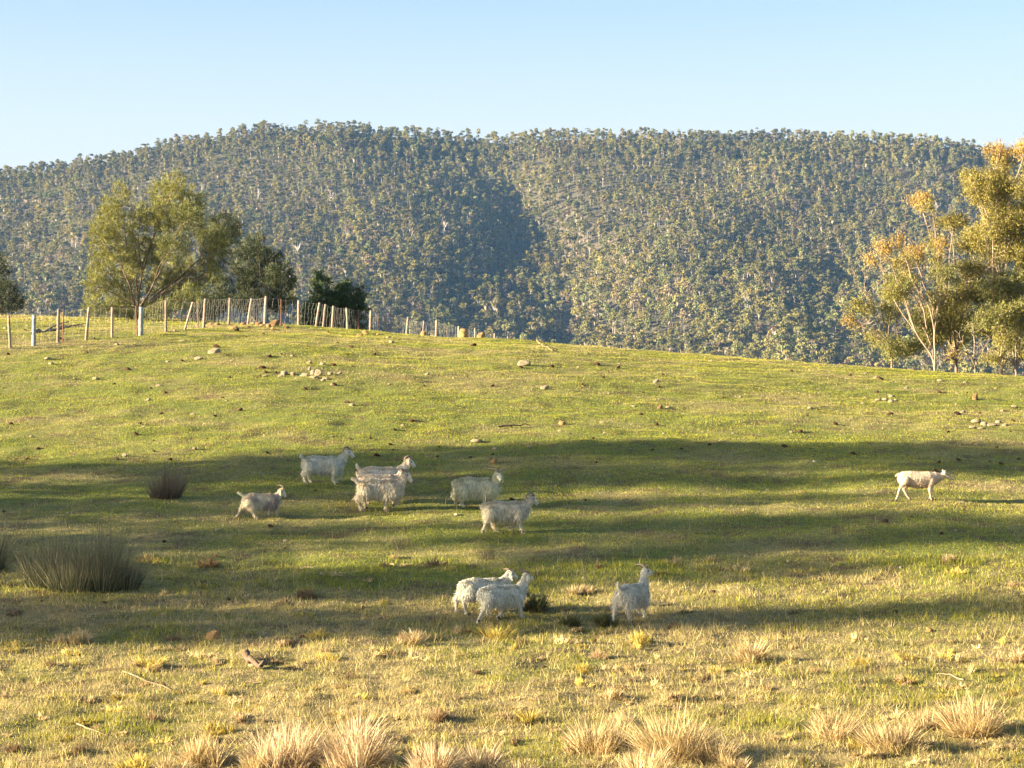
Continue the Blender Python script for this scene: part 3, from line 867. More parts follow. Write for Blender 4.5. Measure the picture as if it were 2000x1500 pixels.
def leaves_mesh(C, D, L, Wd, r):
    """rhombic leaves at C along unit D"""
    n = len(C); q = r.normal(size=(n, 3)); s = np.cross(D, q); s /= np.linalg.norm(s, axis=1)[:, None]
    L = L[:, None]; w = Wd[:, None]
    V = np.stack([C - D * L * .5, C + s * w * .5, C + D * L * .5, C - s * w * .5], 1)
    return V.reshape(-1, 3), np.arange(4 * n).reshape(n, 4)
def tree(name, label, group, root_px, root_row, D, blobs, style, seed, bark, tip=.006, step=.13, kill=.14, n_att=1.0, per=7, leafL=.11, leafW=.022, clump=.13, cat='tree', base=None, spread=.8, extra_roots=0, bend=None, infl=1.0, wpath=.55):
    """blobs: (px, row, rx px, ry px, tint rgb or None for bare twigs[, depth m])"""
    r = np.random.RandomState(seed)
    p = base if base is not None else atD(root_px, D)
    s = D / F; p0 = np.array(p)
    A, T, CC_ = [], [], []
    for b in blobs:
        px, row, rx, ry, tint = b[:5]; grow_ = (1.14 if style == 'feather' else 1.3) if tint is not None else 1.05; rx *= grow_; ry *= grow_; dz = b[5] if len(b) > 5 else r.uniform(-1, 1) * spread
        c = np.array([(px - 1000) / F * D, D + dz, (750 - row) * D / F]); rad = np.array([rx * s, (rx + ry) * .5 * s, ry * s])
        n = max(10, int(n_att * rad.prod() ** (2 / 3) * (190 if tint is not None else 120))); CC_.append(c)
        q = r.normal(size=(n, 3)); q /= np.linalg.norm(q, axis=1)[:, None]; q *= r.rand(n, 1) ** .38
        A.append(c + q * rad); T += [tint] * n
    A = np.concatenate(A)
    nodes, par = grow(p0 - [0, 0, .2], A, step, infl, kill, seed=seed, up=.22 if style == 'feather' else .1, limbs=CC_, wpath=wpath)
    rad = radii(nodes, par, tip, 2.55 if style == 'feather' else 3.1)
    V, Fq = skel_mesh(nodes, par, rad)
    e = empty(name, p); tag(e, label, cat, group)
    nz = fbm(V[:, 0] * 1.3, V[:, 2] * 1.3, 3)[:, None]
    mesh_np('trunk', V - p0, Fq, M_bark, e, cols=np.array(bark) * (.55 + .9 * nz), smooth=True)
    # leaves near thin nodes whose nearest blob carries leaves
    thin = rad < tip * (2.6 if style == 'feather' else 2.2)
    ni = np.where(thin)[0]
    near = np.array([np.argmin(((A - nodes[i]) ** 2).sum(1)) for i in ni])
    ok = np.array([T[k] is not None and ((A[k] - nodes[i]) ** 2).sum() < .5 for k, i in zip(near, ni)])
    ni, near = ni[ok], near[ok]
    tint = np.array([T[k] for k in near])
    gd = nodes[ni] - nodes[np.maximum(par[ni], 0)]; gd /= np.maximum(np.linalg.norm(gd, axis=1), 1e-6)[:, None]
    k = per; C = np.repeat(nodes[ni], k, 0); G = np.repeat(gd, k, 0); tt = np.repeat(tint, k, 0); n = len(C)
    if style == 'feather':
        dd = G * .9 + r.normal(0, .38, (n, 3)) + [0, 0, .35]
        C = C + dd * r.rand(n, 1) * clump * 1.4 + r.normal(0, clump * .45, (n, 3))
    else:
        dd = r.normal(0, .7, (n, 3)) + [0, 0, -.55]
        C = C + r.normal(0, clump, (n, 3)) + [0, 0, -.04]
    dd /= np.linalg.norm(dd, axis=1)[:, None]
    V, Fq = leaves_mesh(C, dd, leafL * r.uniform(.6, 1.4, n), leafW * r.uniform(.7, 1.3, n), r)
    col = tt * np.repeat(r.uniform(.65, 1.35, len(ni)), k, 0)[:, None] * r.uniform(.7, 1.3, (n, 1))
    print(name, 'nodes', len(nodes), 'leaves', n)
    mesh_np('crown', V - p0, Fq, M_leaf, e, cols=np.repeat(col, 4, 0))
    return e
Yg = (.20, .20, .045); Yg2 = (.14, .15, .038); Dg = (.052, .066, .024); Dg2 = (.036, .047, .018); Gd = (.05, .085, .022)
GB = 'trees behind the fence'
tree('wattle_tree', 'large feathery yellow green tree, biggest of those behind the fence', GB, 268, 608, 100,
     [(238, 385, 16, 28, Yg), (222, 430, 30, 40, Yg), (205, 470, 25, 35, Yg), (240, 480, 35, 40, Yg), (318, 375, 34, 22, Yg), (350, 365, 24, 20, Yg), (370, 395, 26, 30, Yg), (322, 425, 44, 34, Yg),
      (378, 440, 34, 30, Yg2), (405, 455, 30, 30, Yg2), (430, 440, 22, 26, Yg2), (418, 490, 26, 24, Yg2), (440, 490, 22, 30, Yg2), (190, 600, 20, 14, Yg), (420, 530, 26, 30, Yg2), (400, 590, 30, 20, Yg2), (215, 610, 34, 14, Yg2), (275, 618, 40, 12, Yg2), (330, 608, 40, 16, Yg2), (395, 615, 34, 12, Dg), (265, 520, 30, 30, Yg), (280, 430, 26, 30, Yg2), (290, 490, 40, 30, Yg2), (350, 490, 36, 26, Yg2),
      (196, 525, 24, 30, Yg), (190, 560, 20, 26, Yg), (230, 560, 40, 34, Yg2), (250, 600, 40, 14, Yg), (310, 560, 36, 40, Yg), (350, 545, 36, 40, Yg), (300, 600, 34, 14, Yg), (375, 585, 28, 24, Yg2), (205, 595, 20, 14, Yg),
      (460, 455, 14, 30, Yg2), (395, 535, 20, 28, Yg2)],
     'feather', 1, (.17, .12, .085), per=25, leafL=.15, leafW=.018, clump=.13, spread=1.9, step=.13, kill=.14, infl=.6, wpath=.95)
tree('tea_tree', 'dark domed tree in the shade of the big yellow green one', GB, 505, 628, 106,
     [(502, 480, 22, 26, Dg), (480, 510, 30, 26, Dg), (525, 515, 28, 26, Dg), (550, 540, 26, 22, Dg), (470, 545, 26, 24, Dg2), (510, 555, 40, 28, Dg2), (565, 562, 20, 16, Dg), (450, 580, 26, 20, Dg2),
      (540, 588, 34, 20, Dg2), (490, 592, 40, 20, Dg2), (430, 560, 14, 26, Dg), (575, 590, 12, 14, Dg), (420, 600, 30, 18, Dg2)],
     'feather', 2, (.09, .07, .055), per=30, leafL=.15, leafW=.022, clump=.13, spread=1.3, infl=.8)
tree('tea_tree', 'low dark green bush with three peaks, right end of the fence trees', GB, 660, 660, 108,
     [(628, 562, 17, 28, Gd), (622, 600, 24, 26, Gd), (668, 572, 16, 26, Gd), (665, 605, 28, 28, Gd), (703, 578, 15, 20, Gd), (698, 608, 24, 26, Gd), (606, 616, 16, 24, Gd), (640, 632, 44, 20, Gd), (646, 590, 24, 30, Gd), (690, 640, 26, 14, Gd), (610, 640, 16, 14, Gd)],
     'feather', 3, (.07, .055, .04), per=34, leafL=.15, leafW=.028, clump=.12, spread=.9, infl=.8)
tree('tea_tree', 'dark tree cut by the left edge of the photo', GB, 2, 620, 116,
     [(-10, 540, 20, 30, Dg2), (12, 575, 24, 24, Dg2), (30, 590, 16, 18, Dg2), (-20, 590, 24, 24, Dg2), (-4, 505, 8, 14, Dg2), (8, 605, 26, 12, Dg2)],
     'feather', 4, (.06, .05, .04), per=22, leafL=.15, leafW=.026, clump=.14, spread=1, infl=.8)
tree('small_bush', 'grey green low bush between the dark tree and the three peaked bush', GB, 592, 636, 112,
     [(592, 618, 10, 14, (.12, .13, .06)), (585, 628, 14, 9, (.12, .13, .06))], 'feather', 6, (.12, .1, .07), per=16, spread=.3, cat='bush', infl=.8)
Or = (.38, .26, .075); Ol = (.225, .205, .048); Ol2 = (.25, .215, .05); Ol3 = (.175, .175, .046); Cr = (.62, .52, .40); Bk = (.24, .185, .14)
GR = 'gum trees beyond the crest at the right'
rf = np.random.RandomState(8)
def fill(n, x0, x1, y0, y1, cols, s0=15, s1=26):
    out = []
    for _ in range(n):
        a = rf.uniform(s0, s1); out.append((rf.uniform(x0, x1), rf.uniform(y0, y1), a, a * rf.uniform(.45, .75), cols[rf.randint(len(cols))]))
    return out
tree('gum_tree', 'leftmost pale limbed gum with bare reaching branches and a round dark clump', GR, 1742, 718, 86,
     [(1745, 678, 34, 16, Ol3), (1680, 600, 24, 13, Ol), (1668, 545, 8, 30, None), (1690, 560, 12, 40, None), (1725, 590, 26, 50, None), (1755, 572, 26, 14, Ol3), (1738, 592, 18, 12, Ol3), (1700, 640, 24, 30, None), (1722, 500, 10, 40, None), (1660, 620, 10, 12, Or)] + fill(5, 1700, 1790, 580, 690, [Ol3, None, Ol], 12, 20),
     'droop', 11, Bk, per=34, leafL=.105, leafW=.025, wpath=.95, clump=.11, tip=.009, spread=.6, kill=.13, infl=.6)
tree('gum_tree', 'leaning dark trunked gum carrying the orange leaved tops', GR, 1826, 722, 85,
     [(1716, 482, 22, 8, Or), (1750, 466, 12, 9, Or), (1796, 486, 18, 13, Or), (1838, 472, 12, 8, Or), (1700, 500, 10, 8, Or), (1768, 508, 20, 14, Ol2), (1775, 540, 16, 16, Ol2), (1795, 580, 30, 40, None), (1765, 540, 30, 36, None), (1830, 550, 30, 50, None), (1805, 620, 20, 20, Ol3), (1835, 530, 20, 14, Ol3)] + fill(9, 1740, 1850, 490, 660, [Ol3, None, None, Ol], 14, 22),
     'droop', 12, (.30, .22, .16), per=34, leafL=.105, leafW=.025, wpath=.95, clump=.11, tip=.009, spread=.8, kill=.13, infl=.6)
tree('gum_tree', 'slender gum with a lone orange tuft on a thin stem above bare twigs', GR, 1868, 724, 87,
     [(1806, 386, 22, 13, Or), (1806, 402, 14, 10, Ol2), (1812, 440, 6, 34, None), (1825, 450, 26, 34, None), (1850, 500, 28, 50, None), (1870, 430, 26, 14, Ol2), (1855, 430, 14, 10, Ol2), (1850, 590, 34, 22, Ol), (1880, 560, 26, 40, None), (1850, 634, 44, 18, Ol), (1880, 655, 30, 16, Ol), (1810, 655, 26, 16, Ol), (1900, 520, 18, 34, None), (1830, 610, 26, 18, Ol), (1870, 610, 30, 20, Ol), (1820, 640, 20, 12, Ol), (1790, 500, 30, 40, None), (1860, 540, 30, 40, None)] + fill(8, 1820, 1910, 450, 680, [Ol3, None, Ol], 14, 24),
     'droop', 13, Bk, per=34, leafL=.105, leafW=.025, wpath=.95, clump=.115, tip=.009, spread=.9, kill=.13, infl=.6)
tree('gum_tree', 'tallest gum at the right edge with layered golden olive crowns', GR, 1955, 727, 86,
     [(1955, 292, 30, 13, Or), (1968, 310, 24, 12, Ol2), (1992, 296, 16, 20, Or), (1898, 340, 20, 13, Ol2), (1890, 352, 14, 10, Ol2), (1935, 360, 26, 16, Ol2), (1900, 384, 24, 12, Ol2), (1945, 388, 34, 15, Ol2), (1985, 370, 26, 20, Ol2), (1990, 410, 26, 18, Ol), (1960, 430, 36, 16, Ol2), (1925, 450, 34, 14, Ol2), (1905, 476, 24, 12, Ol2),
      (1990, 450, 24, 18, Ol), (1950, 478, 30, 14, Ol), (1930, 510, 26, 30, None), (1970, 500, 20, 30, None), (1930, 560, 28, 18, Ol3), (1968, 548, 24, 20, Ol3), (1950, 590, 34, 18, Ol3), (2010, 500, 24, 30, Ol), (2012, 420, 20, 30, Ol), (1915, 365, 30, 18, Ol2), (1960, 350, 22, 20, Ol2), (1975, 445, 30, 24, Ol2), (1900, 455, 20, 12, Ol2), (1985, 570, 24, 24, Ol3), (1910, 570, 24, 20, Ol3), (1950, 610, 36, 20, Ol3), (1990, 620, 26, 26, Ol3), (1930, 640, 30, 16, Ol)] + fill(14, 1890, 2010, 340, 560, [Ol2, Ol, Ol2], 16, 26) + fill(8, 1890, 2010, 560, 690, [Ol3, Ol], 16, 26),
     'droop', 14, (.31, .24, .17), per=34, leafL=.105, leafW=.025, wpath=.95, clump=.12, tip=.009, spread=1.0, kill=.13, infl=.6)
tree('gum_tree', 'low multi stemmed gum in front of the tallest one', GR, 1985, 730, 84,
     [(1990, 640, 30, 16, Ol), (1965, 660, 24, 14, Ol), (1930, 620, 26, 16, Ol3), (1995, 600, 20, 16, Ol3), (1990, 680, 20, 30, None), (1950, 690, 24, 26, None), (2015, 650, 22, 34, Ol)] + fill(6, 1920, 2010, 590, 700, [Ol3, Ol], 16, 24),
     'droop', 15, Bk, per=34, leafL=.105, leafW=.025, wpath=.95, clump=.11, tip=.009, spread=.6, kill=.13, infl=.6)
tree('gum_sapling', 'tangle of thin bare stems at the foot of the right hand gums', GR, 1905, 727, 84.5,
     [(1890, 690, 26, 26, None), (1925, 680, 26, 30, None), (1870, 660, 16, 30, None), (1938, 700, 16, 20, None), (1895, 640, 20, 12, Ol3), (1850, 690, 14, 16, Or)],
     'droop', 16, Bk, per=10, leafL=.09, leafW=.024, clump=.1, tip=.009, spread=.5, kill=.13, infl=.6)
tree('gum_tree', 'pale gum standing just outside the right side of the photo', GR, 2050, 735, 88,
     [(2040, 330, 40, 30, Ol2), (2050, 420, 40, 40, Ol), (2040, 520, 40, 40, Ol3), (2030, 600, 34, 30, Ol3), (2060, 660, 30, 30, Ol)],
     'droop', 17, Bk, per=34, leafL=.105, leafW=.025, wpath=.95, clump=.14, tip=.009, spread=1, kill=.13, infl=.6)

# trees left of the frame whose shade lies across the paddock
def shade_tree(v, X, h, rad, seed, dens, label, low=1.6, col=Dg):
    Y = v + SUN_SLOPE * X; b = ground(X, Y); r = np.random.RandomState(seed)
    A = []
    nb = int(2 + (h - low) * 2.1)
    for k in range(nb):
        zz = r.uniform(low, h - .5); w = rad * (1 - .25 * abs(zz / h - .6))
        c = np.array([X + r.uniform(-1, 1) * w, Y + r.uniform(-1, 1) * w * .8, b.z + zz]); rr = np.array([1.0, .5 + .3 * rad, .6]) * r.uniform(.7, 1.2)
        q = r.normal(size=(int(34), 3)); q /= np.linalg.norm(q, axis=1)[:, None]; A.append(c + q * rr * r.rand(34, 1) ** .4)
    A = np.concatenate(A); p0 = np.array(b)
    nodes, par = grow(p0 - [0, 0, .2], A, .3, 1.6, .35, seed=seed); rd = radii(nodes, par, .01)
    V, Fq = skel_mesh(nodes, par, rd)
    e = empty('shade_tree', b); tag(e, label, 'tree', 'trees shading the paddock from the left')
    mesh_np('trunk', V - p0, Fq, M_bark, e, cols=np.tile(np.array([.2, .16, .12]), (len(V), 1)), smooth=True)
    ni = np.where(rd < .03)[0]; k = dens; C = np.repeat(nodes[ni], k, 0); n = len(C)
    C = C + r.normal(0, .26, (n, 3)); dd = r.normal(size=(n, 3)); dd /= np.linalg.norm(dd, axis=1)[:, None]
    V, Fq = leaves_mesh(C, dd, .2 * r.uniform(.6, 1.4, n), .08 * r.uniform(.7, 1.3, n), r)
    mesh_np('crown', V - p0, Fq, M_leaf, e, cols=np.tile(np.array(col), (len(V), 1)))
SH = [  # v (line of the shade), x, height, crown radius, leaves per twig, underside of the crown
    (59.0, -38, 12.6, .5, 26, 9.0), (57.7, -34, 11.9, 1.0, 22, 1.4), (56.9, -37, 13.0, 1.1, 22, 1.4), (55.6, -33, 12.2, 1.0, 22, 1.4), (54.3, -35, 12.2, .9, 22, 1.4), (53.3, -32, 8.6, .5, 30, 1.4), (51.5, -33, 10.8, .65, 22, 1.2),
    (50.4, -31, 6.6, .5, 24, 1.2), (49.0, -34, 11.6, .8, 22, 1.4), (47.9, -36, 12.8, 1.0, 22, 1.4), (46.7, -32, 11.6, .9, 22, 1.4), (45.6, -36, 12.6, .9, 22, 1.4), (44.5, -33, 10.6, .7, 22, 1.4),
    (43.5, -36, 9.4, .8, 22, 1.4), (42.4, -33, 8.4, .8, 22, 1.4), (41.2, -35, 9.0, .7, 22, 5.0), (40.6, -37, 13.0, .5, 22, 7.6)]
for i, (v, X, h, rad, dens, low) in enumerate(SH):
    shade_tree(v, X, h, rad, 60 + i, dens, 'leafy tree beyond the left edge of the photo, casting shade across the paddock', low)

# ------------------------------------------------------------------ animals
def sphere_np(sub=2):
    import bmesh
    bm = bmesh.new(); bmesh.ops.create_icosphere(bm, subdivisions=sub, radius=1)
    V = np.array([v.co[:] for v in bm.verts]); Fc = np.array([[v.index for v in f.verts] for f in bm.faces]); bm.free(); return V, Fc
SPH = sphere_np(2)
def chain(acc, pts, rad, lat=1.0, k=7):
    """overlapping balls along a polyline; lat squashes sideways (local y)"""
    pts = [np.array(p, float) for p in pts]
    for i in range(len(pts) - 1):
        L = np.linalg.norm(pts[i + 1] - pts[i]); n = max(2, int(L / (min(rad[i], rad[i + 1]) * .35)))
        for j in range(n + 1):
            t = j / n; c = pts[i] * (1 - t) + pts[i + 1] * t; r = rad[i] * (1 - t) + rad[i + 1] * t
            acc.append(SPH[0] * [r, r * lat, r] + c)
def remeshed(acc, voxel, smooth):
    V = np.concatenate(acc); nv = len(SPH[0]); Fc = (SPH[1][None] + (np.arange(len(acc)) * nv)[:, None, None]).reshape(-1, 3)
    m = bpy.data.meshes.new('tmp'); m.from_pydata(V.tolist(), [], Fc.tolist()); o = bpy.data.objects.new('tmp', m); COL.objects.link(o)
    rm = o.modifiers.new('r', 'REMESH'); rm.mode = 'VOXEL'; rm.voxel_size = voxel
    s = o.modifiers.new('s', 'SMOOTH'); s.factor = .5; s.iterations = smooth
    dg = bpy.context.evaluated_depsgraph_get(); me = bpy.data.meshes.new_from_object(o.evaluated_get(dg))
    bpy.data.objects.remove(o); bpy.data.meshes.remove(m)
    me.polygons.foreach_set('use_smooth', np.ones(len(me.polygons), bool)); return me

DEF = dict(
    hn=[(-.31, .36), (-.41, .24), (-.38, .07), (-.34, .0)], hf=[(-.27, .36), (-.33, .24), (-.29, .07), (-.25, .0)],
    fn=[(.24, .34), (.25, .19), (.24, .06), (.27, .0)], ff=[(.27, .34), (.30, .20), (.28, .06), (.31, .0)],
    head=(.51, .70), muzz=(.63, .575), hy=0.0, my=0.0, tail='up', horn='back', fat=1.1)
def animal(px, row, yaw, scale, label, pose, kind='goat', seed=0, tint=(.74, .69, .60), hornmat=None, shag=1.0, group=None, dark=None):
    P = dict(DEF); P.update(pose); r = np.random.RandomState(seed)
    loc = at(px, row)
    e = empty(kind, loc, R(yaw)); e.scale = (scale * 1.07,) * 3
    tag(e, label, kind, group)
    fat = P['fat']; acc = []
    shorn = kind == 'sheep'
    hd = np.array([P['head'][0], P['hy'], P['head'][1]]); mz = np.array([P['muzz'][0], P['my'], P['muzz'][1]])
    # trunk
    if shorn:
        chain(acc, [(-.33, 0, .475), (-.2, 0, .465), (0, 0, .435), (.18, 0, .455), (.30, 0, .47)], [.150, .172, .185, .170, .135], .80)
    else:
        chain(acc, [(-.34, 0, .47), (-.2, 0, .475), (0, 0, .442), (.18, 0, .455), (.30, 0, .46)], [.125 * fat, .148 * fat, .155 * fat, .155 * fat, .125 * fat], .80)
    # neck, head
    nb = np.array([.32, 0, .50])
    chain(acc, [nb, (nb + hd) / 2 + [.01, 0, -.03], hd + [-.02, 0, -.02]], [.115, .082 if shorn else .09, .058 if shorn else .068], .8)
    ax = mz - hd; ax /= np.linalg.norm(ax)
    chain(acc, [hd, hd * .5 + mz * .5, mz], [.064, .053, .031], .85)
    chain(acc, [hd * .6 + mz * .4 + [0, 0, -.025], mz + [-.012, 0, -.014]], [.038, .024], .8)      # jaw
    lat = np.cross(ax, [0, 0, 1.]); lat /= np.linalg.norm(lat); upv = np.cross(lat, ax)
    # ears
    for s in (-1, 1):
        if shorn: chain(acc, [hd + lat * s * .05 + upv * .01 - ax * .02, hd + lat * s * .10 + upv * .035 - ax * .05, hd + lat * s * .13 + upv * .05 - ax * .075], [.017, .021, .009], 1, 4)
        else: chain(acc, [hd + lat * s * .055 - ax * .01, hd + lat * s * .085 + np.array([0, 0, -.06]) - ax * .015, hd + lat * s * .09 + np.array([0, 0, -.13]) + ax * .01], [.018, .024, .010], 1, 4)
    # legs
    wl = .082; hoof = []
    for key, top, sy, rr in (('hn', (-.30, .43), -1, (.095, .068, .032, .021, .022)), ('hf', (-.28, .43), 1, (.095, .068, .032, .021, .022)),
                             ('fn', (.25, .42), -1, (.075, .052, .030, .021, .022)), ('ff', (.26, .42), 1, (.075, .052, .030, .021, .022))):
        q = P[key]; pts = [(top[0], sy * wl, top[1])] + [(x, sy * (wl + .005), z + (.022 if i == 3 else 0)) for i, (x, z) in enumerate(q)]
        rr = [v * (1.0 if shorn else 1.15) for v in rr]
        chain(acc, pts, rr, .85); hoof.append((pts[-1], pts[-2]))
    # tail
    if P['tail'] == 'up': tp = [(-.44, 0, .57), (-.49, 0, .62), (-.505, 0, .67)]
    elif P['tail'] == 'back': tp = [(-.44, 0, .57), (-.52, 0, .62), (-.58, 0, .645)]
    elif P['tail'] == 'down': tp = [(-.44, 0, .55), (-.475, 0, .51), (-.48, 0, .45)]
    else: tp = [(-.44, 0, .56), (-.48, 0, .545), (-.505, 0, .525)]
    chain(acc, tp, [.03, .026, .02])
    me = remeshed(acc, .0125, 4)
    n = len(me.vertices); co = np.empty(n * 3, np.float32); me.vertices.foreach_get('co', co); co = co.reshape(-1, 3)
    no = np.empty(n * 3, np.float32); me.vertices.foreach_get('normal', no); no = no.reshape(-1, 3)
    t0 = np.array(tint)
    t0 = np.clip(t0 * (np.array([.80, .76, .70]) if shorn else np.array([1.26, 1.16, .99])), 0, .88)
    c = np.tile(t0 * (.95 if shorn else .70), (n, 1)) * (.85 + .3 * fbm(co[:, 0] * 9, co[:, 2] * 9 + co[:, 1] * 5, 3)[:, None])
    a = me.color_attributes.new('tint', 'FLOAT_COLOR', 'POINT'); cc = np.ones((n, 4), np.float32); cc[:, :3] = c; a.data.foreach_set('color', cc.ravel())
    me.materials.append(M_hide)
    body = bpy.data.objects.new('body', me); COL.objects.link(body); body.parent = e
    # fleece locks
    if True:
        leg = (co[:, 2] < .27) | ((co[:, 2] < .34) & (np.abs(co[:, 1]) > .07) & (no[:, 2] > -.2) & False)
        dh = np.linalg.norm(co - (hd + mz) / 2, axis=1); faceish = ((co - hd) @ ax > .02) & (np.linalg.norm(co - mz, axis=1) < .17)
        wgt = np.where(leg, .25, 1.0) * np.where(faceish, .06, 1.0); wgt /= wgt.sum()
        m = int((11000 if not shorn else 7000) * shag); ii = r.choice(n, m, p=wgt)
        B = co[ii] + r.normal(0, .004, (m, 3)); N = no[ii]
        d = N * .55 + np.array([-.12, 0, -.85]) + r.normal(0, .22, (m, 3)); top = N[:, 2] > .6
        d[top] = N[top] * .35 + np.stack([r.normal(-.3, .4, top.sum()), np.sign(B[top, 1]) * .9, r.normal(-.25, .2, top.sum())], -1)
        d /= np.linalg.norm(d, axis=1)[:, None]
        L = r.uniform(.03, .085, m) * np.where(leg[ii], .5, 1.0) * np.where(faceish[ii], .4, 1.0) * (.38 + .95 * np.clip((.62 - B[:, 2]) / .3, 0, 1)) * P.get('long', 1.0) * (.22 if shorn else 1)
        side = np.cross(d, N + r.normal(0, .2, (m, 3))); side /= np.maximum(np.linalg.norm(side, axis=1), 1e-6)[:, None]
        V, Fc, mm = strips(B, d, side, L, r.uniform(.008, .018, m), N * .12 + [0, 0, -.15], 2)
        lc = t0 * r.uniform(.5, 1.15, (m, 1)) * (.8 + .4 * fbm(B[:, 0] * 7 + 3, B[:, 2] * 4 + B[:, 1] * 6, 3)[:, None])
        if dark is not None: 
            k = np.clip((fbm(B[:, 0] * 6 + seed, B[:, 2] * 6, 2) - .45) * 4, 0, 1)[:, None]; lc = lc * (1 - k) + np.array(dark) * k
        # soiled lower fringe
        low = np.clip((.33 - B[:, 2]) / .1, 0, 1)[:, None] * .35; lc = lc * (1 - low) + lc * np.array([.72, .62, .5]) * low
        o = mesh_np('fleece', V, Fc, M_fleece, e, cols=np.clip(np.repeat(lc, mm, 0), 0, .85))
    # horns
    hx = ax.copy(); hx[2] *= .25; hx /= np.linalg.norm(hx); ux = np.cross(lat, hx); ux /= np.linalg.norm(ux)
    def hn(): return hornmat or M_horn
    if not shorn and P['horn']:
        for s in (-1, 1):
            b0 = hd + upv * .055 + lat * s * .025 - ax * .0
            if P['horn'] == 'back': pts = [b0, b0 + ux * .05 - hx * .04 + lat * s * .02, b0 + ux * .055 - hx * .11 + lat * s * .05, b0 + ux * .03 - hx * .18 + lat * s * .08]
            elif P['horn'] == 'curl': pts = [b0, b0 + ux * .05 - hx * .05 + lat * s * .03, b0 + ux * .02 - hx * .12 + lat * s * .055, b0 - ux * .05 - hx * .14 + lat * s * .07, b0 - ux * .10 - hx * .10 + lat * s * .085]
            elif P['horn'] == 'wide': pts = [b0, b0 + ux * .045 + lat * s * .05 - hx * .03, b0 + ux * .05 + lat * s * .13 - hx * .06, b0 + ux * .03 + lat * s * .20 - hx * .09]
            else: pts = [b0, b0 + ux * .02 - hx * .06 + lat * s * .03, b0 + ux * .01 - hx * .13 + lat * s * .055]
            k = len(pts); q = []
            T = np.linspace(0, k - 1, 14)
            for t in T:      # smooth by quadratic blending of the polyline
                i = min(int(t), k - 2); f = t - i; p = pts[i] * (1 - f) + pts[i + 1] * f; q.append(p)
            q = np.array(q); q[1:-1] = (q[:-2] + q[1:-1] * 2 + q[2:]) / 4
            rad = np.linspace(.021, .005, 14) * (1 + .10 * (np.arange(14) % 2))
            V, Fq = tubes([(q, rad)], 8); mesh_np('horn', V, Fq, hn(), e, smooth=True)
    # eyes, nose, hooves
    for s in (-1, 1):
        c = hd * .72 + mz * .28 + lat * s * .047 + upv * .018
        V, Fc = SPH; mesh_np('eye', V * .014 + c, Fc, M_eye, e, smooth=True)
    mesh_np('nose', SPH[0] * [.017, .020, .015] + mz + ax * .02 + upv * .006, SPH[1], M_nose, e, smooth=True)
    for (pt, up_) in hoof:
        pt = np.array(pt); v = np.array([[-.024, -.02, -.024], [.034, -.02, -.024], [.034, .02, -.024], [-.024, .02, -.024], [-.02, -.018, .012], [.02, -.018, .012], [.02, .018, .012], [-.02, .018, .012]]) + pt
        mesh_np('hoof', v, [[0, 3, 2, 1], [4, 5, 6, 7], [0, 1, 5, 4], [1, 2, 6, 5], [2, 3, 7, 6], [3, 0, 4, 7]], M_hoof, e)
    return e
HG = 'angora goats walking across the paddock'
# small goat running
animal(512, 1014, 12, .84, 'smallest goat, dirty cream and striding, leftmost of the herd',
       dict(hn=[(-.25, .36), (-.27, .24), (-.17, .08), (-.11, 0)], hf=[(-.36, .36), (-.50, .25), (-.58, .08), (-.63, .01)], fn=[(.20, .33), (.16, .18), (.12, .09), (.10, .06)], ff=[(.30, .34), (.34, .2), (.36, .08), (.40, .03)],
            head=(.47, .68), muzz=(.56, .53), my=-.03, tail='back', horn='back'), seed=1, tint=(.76, .69, .58), group=HG, hornmat=M_hornpale, dark=(.40, .33, .28))
animal(632, 946, 4, 1.0, 'white goat standing highest up the slope, nose lifted to the right',
       dict(fn=[(.24, .34), (.20, .17), (.23, .06), (.27, 0)], ff=[(.32, .34), (.37, .22), (.33, .09), (.32, .05)], head=(.53, .72), muzz=(.655, .60), tail='up', horn='curl', hn=[(-.33, .36), (-.43, .22), (-.40, .07), (-.36, 0)]),
       seed=2, tint=(.76, .73, .66), group=HG, shag=1.1)
animal(746, 972, 6, 1.06, 'rear goat of the overlapping trio, dark horns against the light grass',
       dict(head=(.55, .73), muzz=(.66, .62), tail='up', horn='curl', fn=[(.28, .34), (.34, .2), (.40, .08), (.44, .02)], hn=[(-.34, .36), (-.48, .24), (-.47, .07), (-.43, 0)]), seed=3, tint=(.70, .67, .62), group=HG)
animal(744, 985, 5, 1.0, 'middle goat of the overlapping trio, mostly hidden behind the front one',
       dict(head=(.44, .66), muzz=(.56, .56), tail='up', horn='flat'), seed=4, tint=(.66, .62, .57), group=HG)
animal(745, 998, 2, 1.04, 'front goat of the overlapping trio, shaggy belly and bearded lit face',
       dict(hn=[(-.36, .36), (-.47, .26), (-.42, .08), (-.36, 0)], hf=[(-.28, .36), (-.34, .24), (-.32, .1), (-.3, .04)], fn=[(.12, .34), (.09, .19), (.08, .06), (.11, 0)], ff=[(.25, .34), (.33, .23), (.27, .12), (.24, .08)],
            head=(.50, .73), muzz=(.60, .58), my=-.05, tail='back', horn='flat', fat=1.05, long=1.2), seed=5, tint=(.72, .66, .57), group=HG, shag=1.2)
animal(934, 993, 2, 1.04, 'cream goat with its head turned to face the camera, lit shoulder',
       dict(hn=[(-.28, .36), (-.34, .24), (-.31, .07), (-.27, 0)], hf=[(-.36, .36), (-.46, .28), (-.45, .14), (-.44, .08)], fn=[(.16, .34), (.14, .2), (.10, .06), (.06, .03)], ff=[(.22, .34), (.26, .2), (.20, .08), (.16, .04)],
            head=(.40, .70), muzz=(.45, .575), hy=-.06, my=-.21, tail='none', horn='wide', long=1.25), seed=6, tint=(.80, .72, .56), group=HG, hornmat=M_hornpale, shag=1.2)
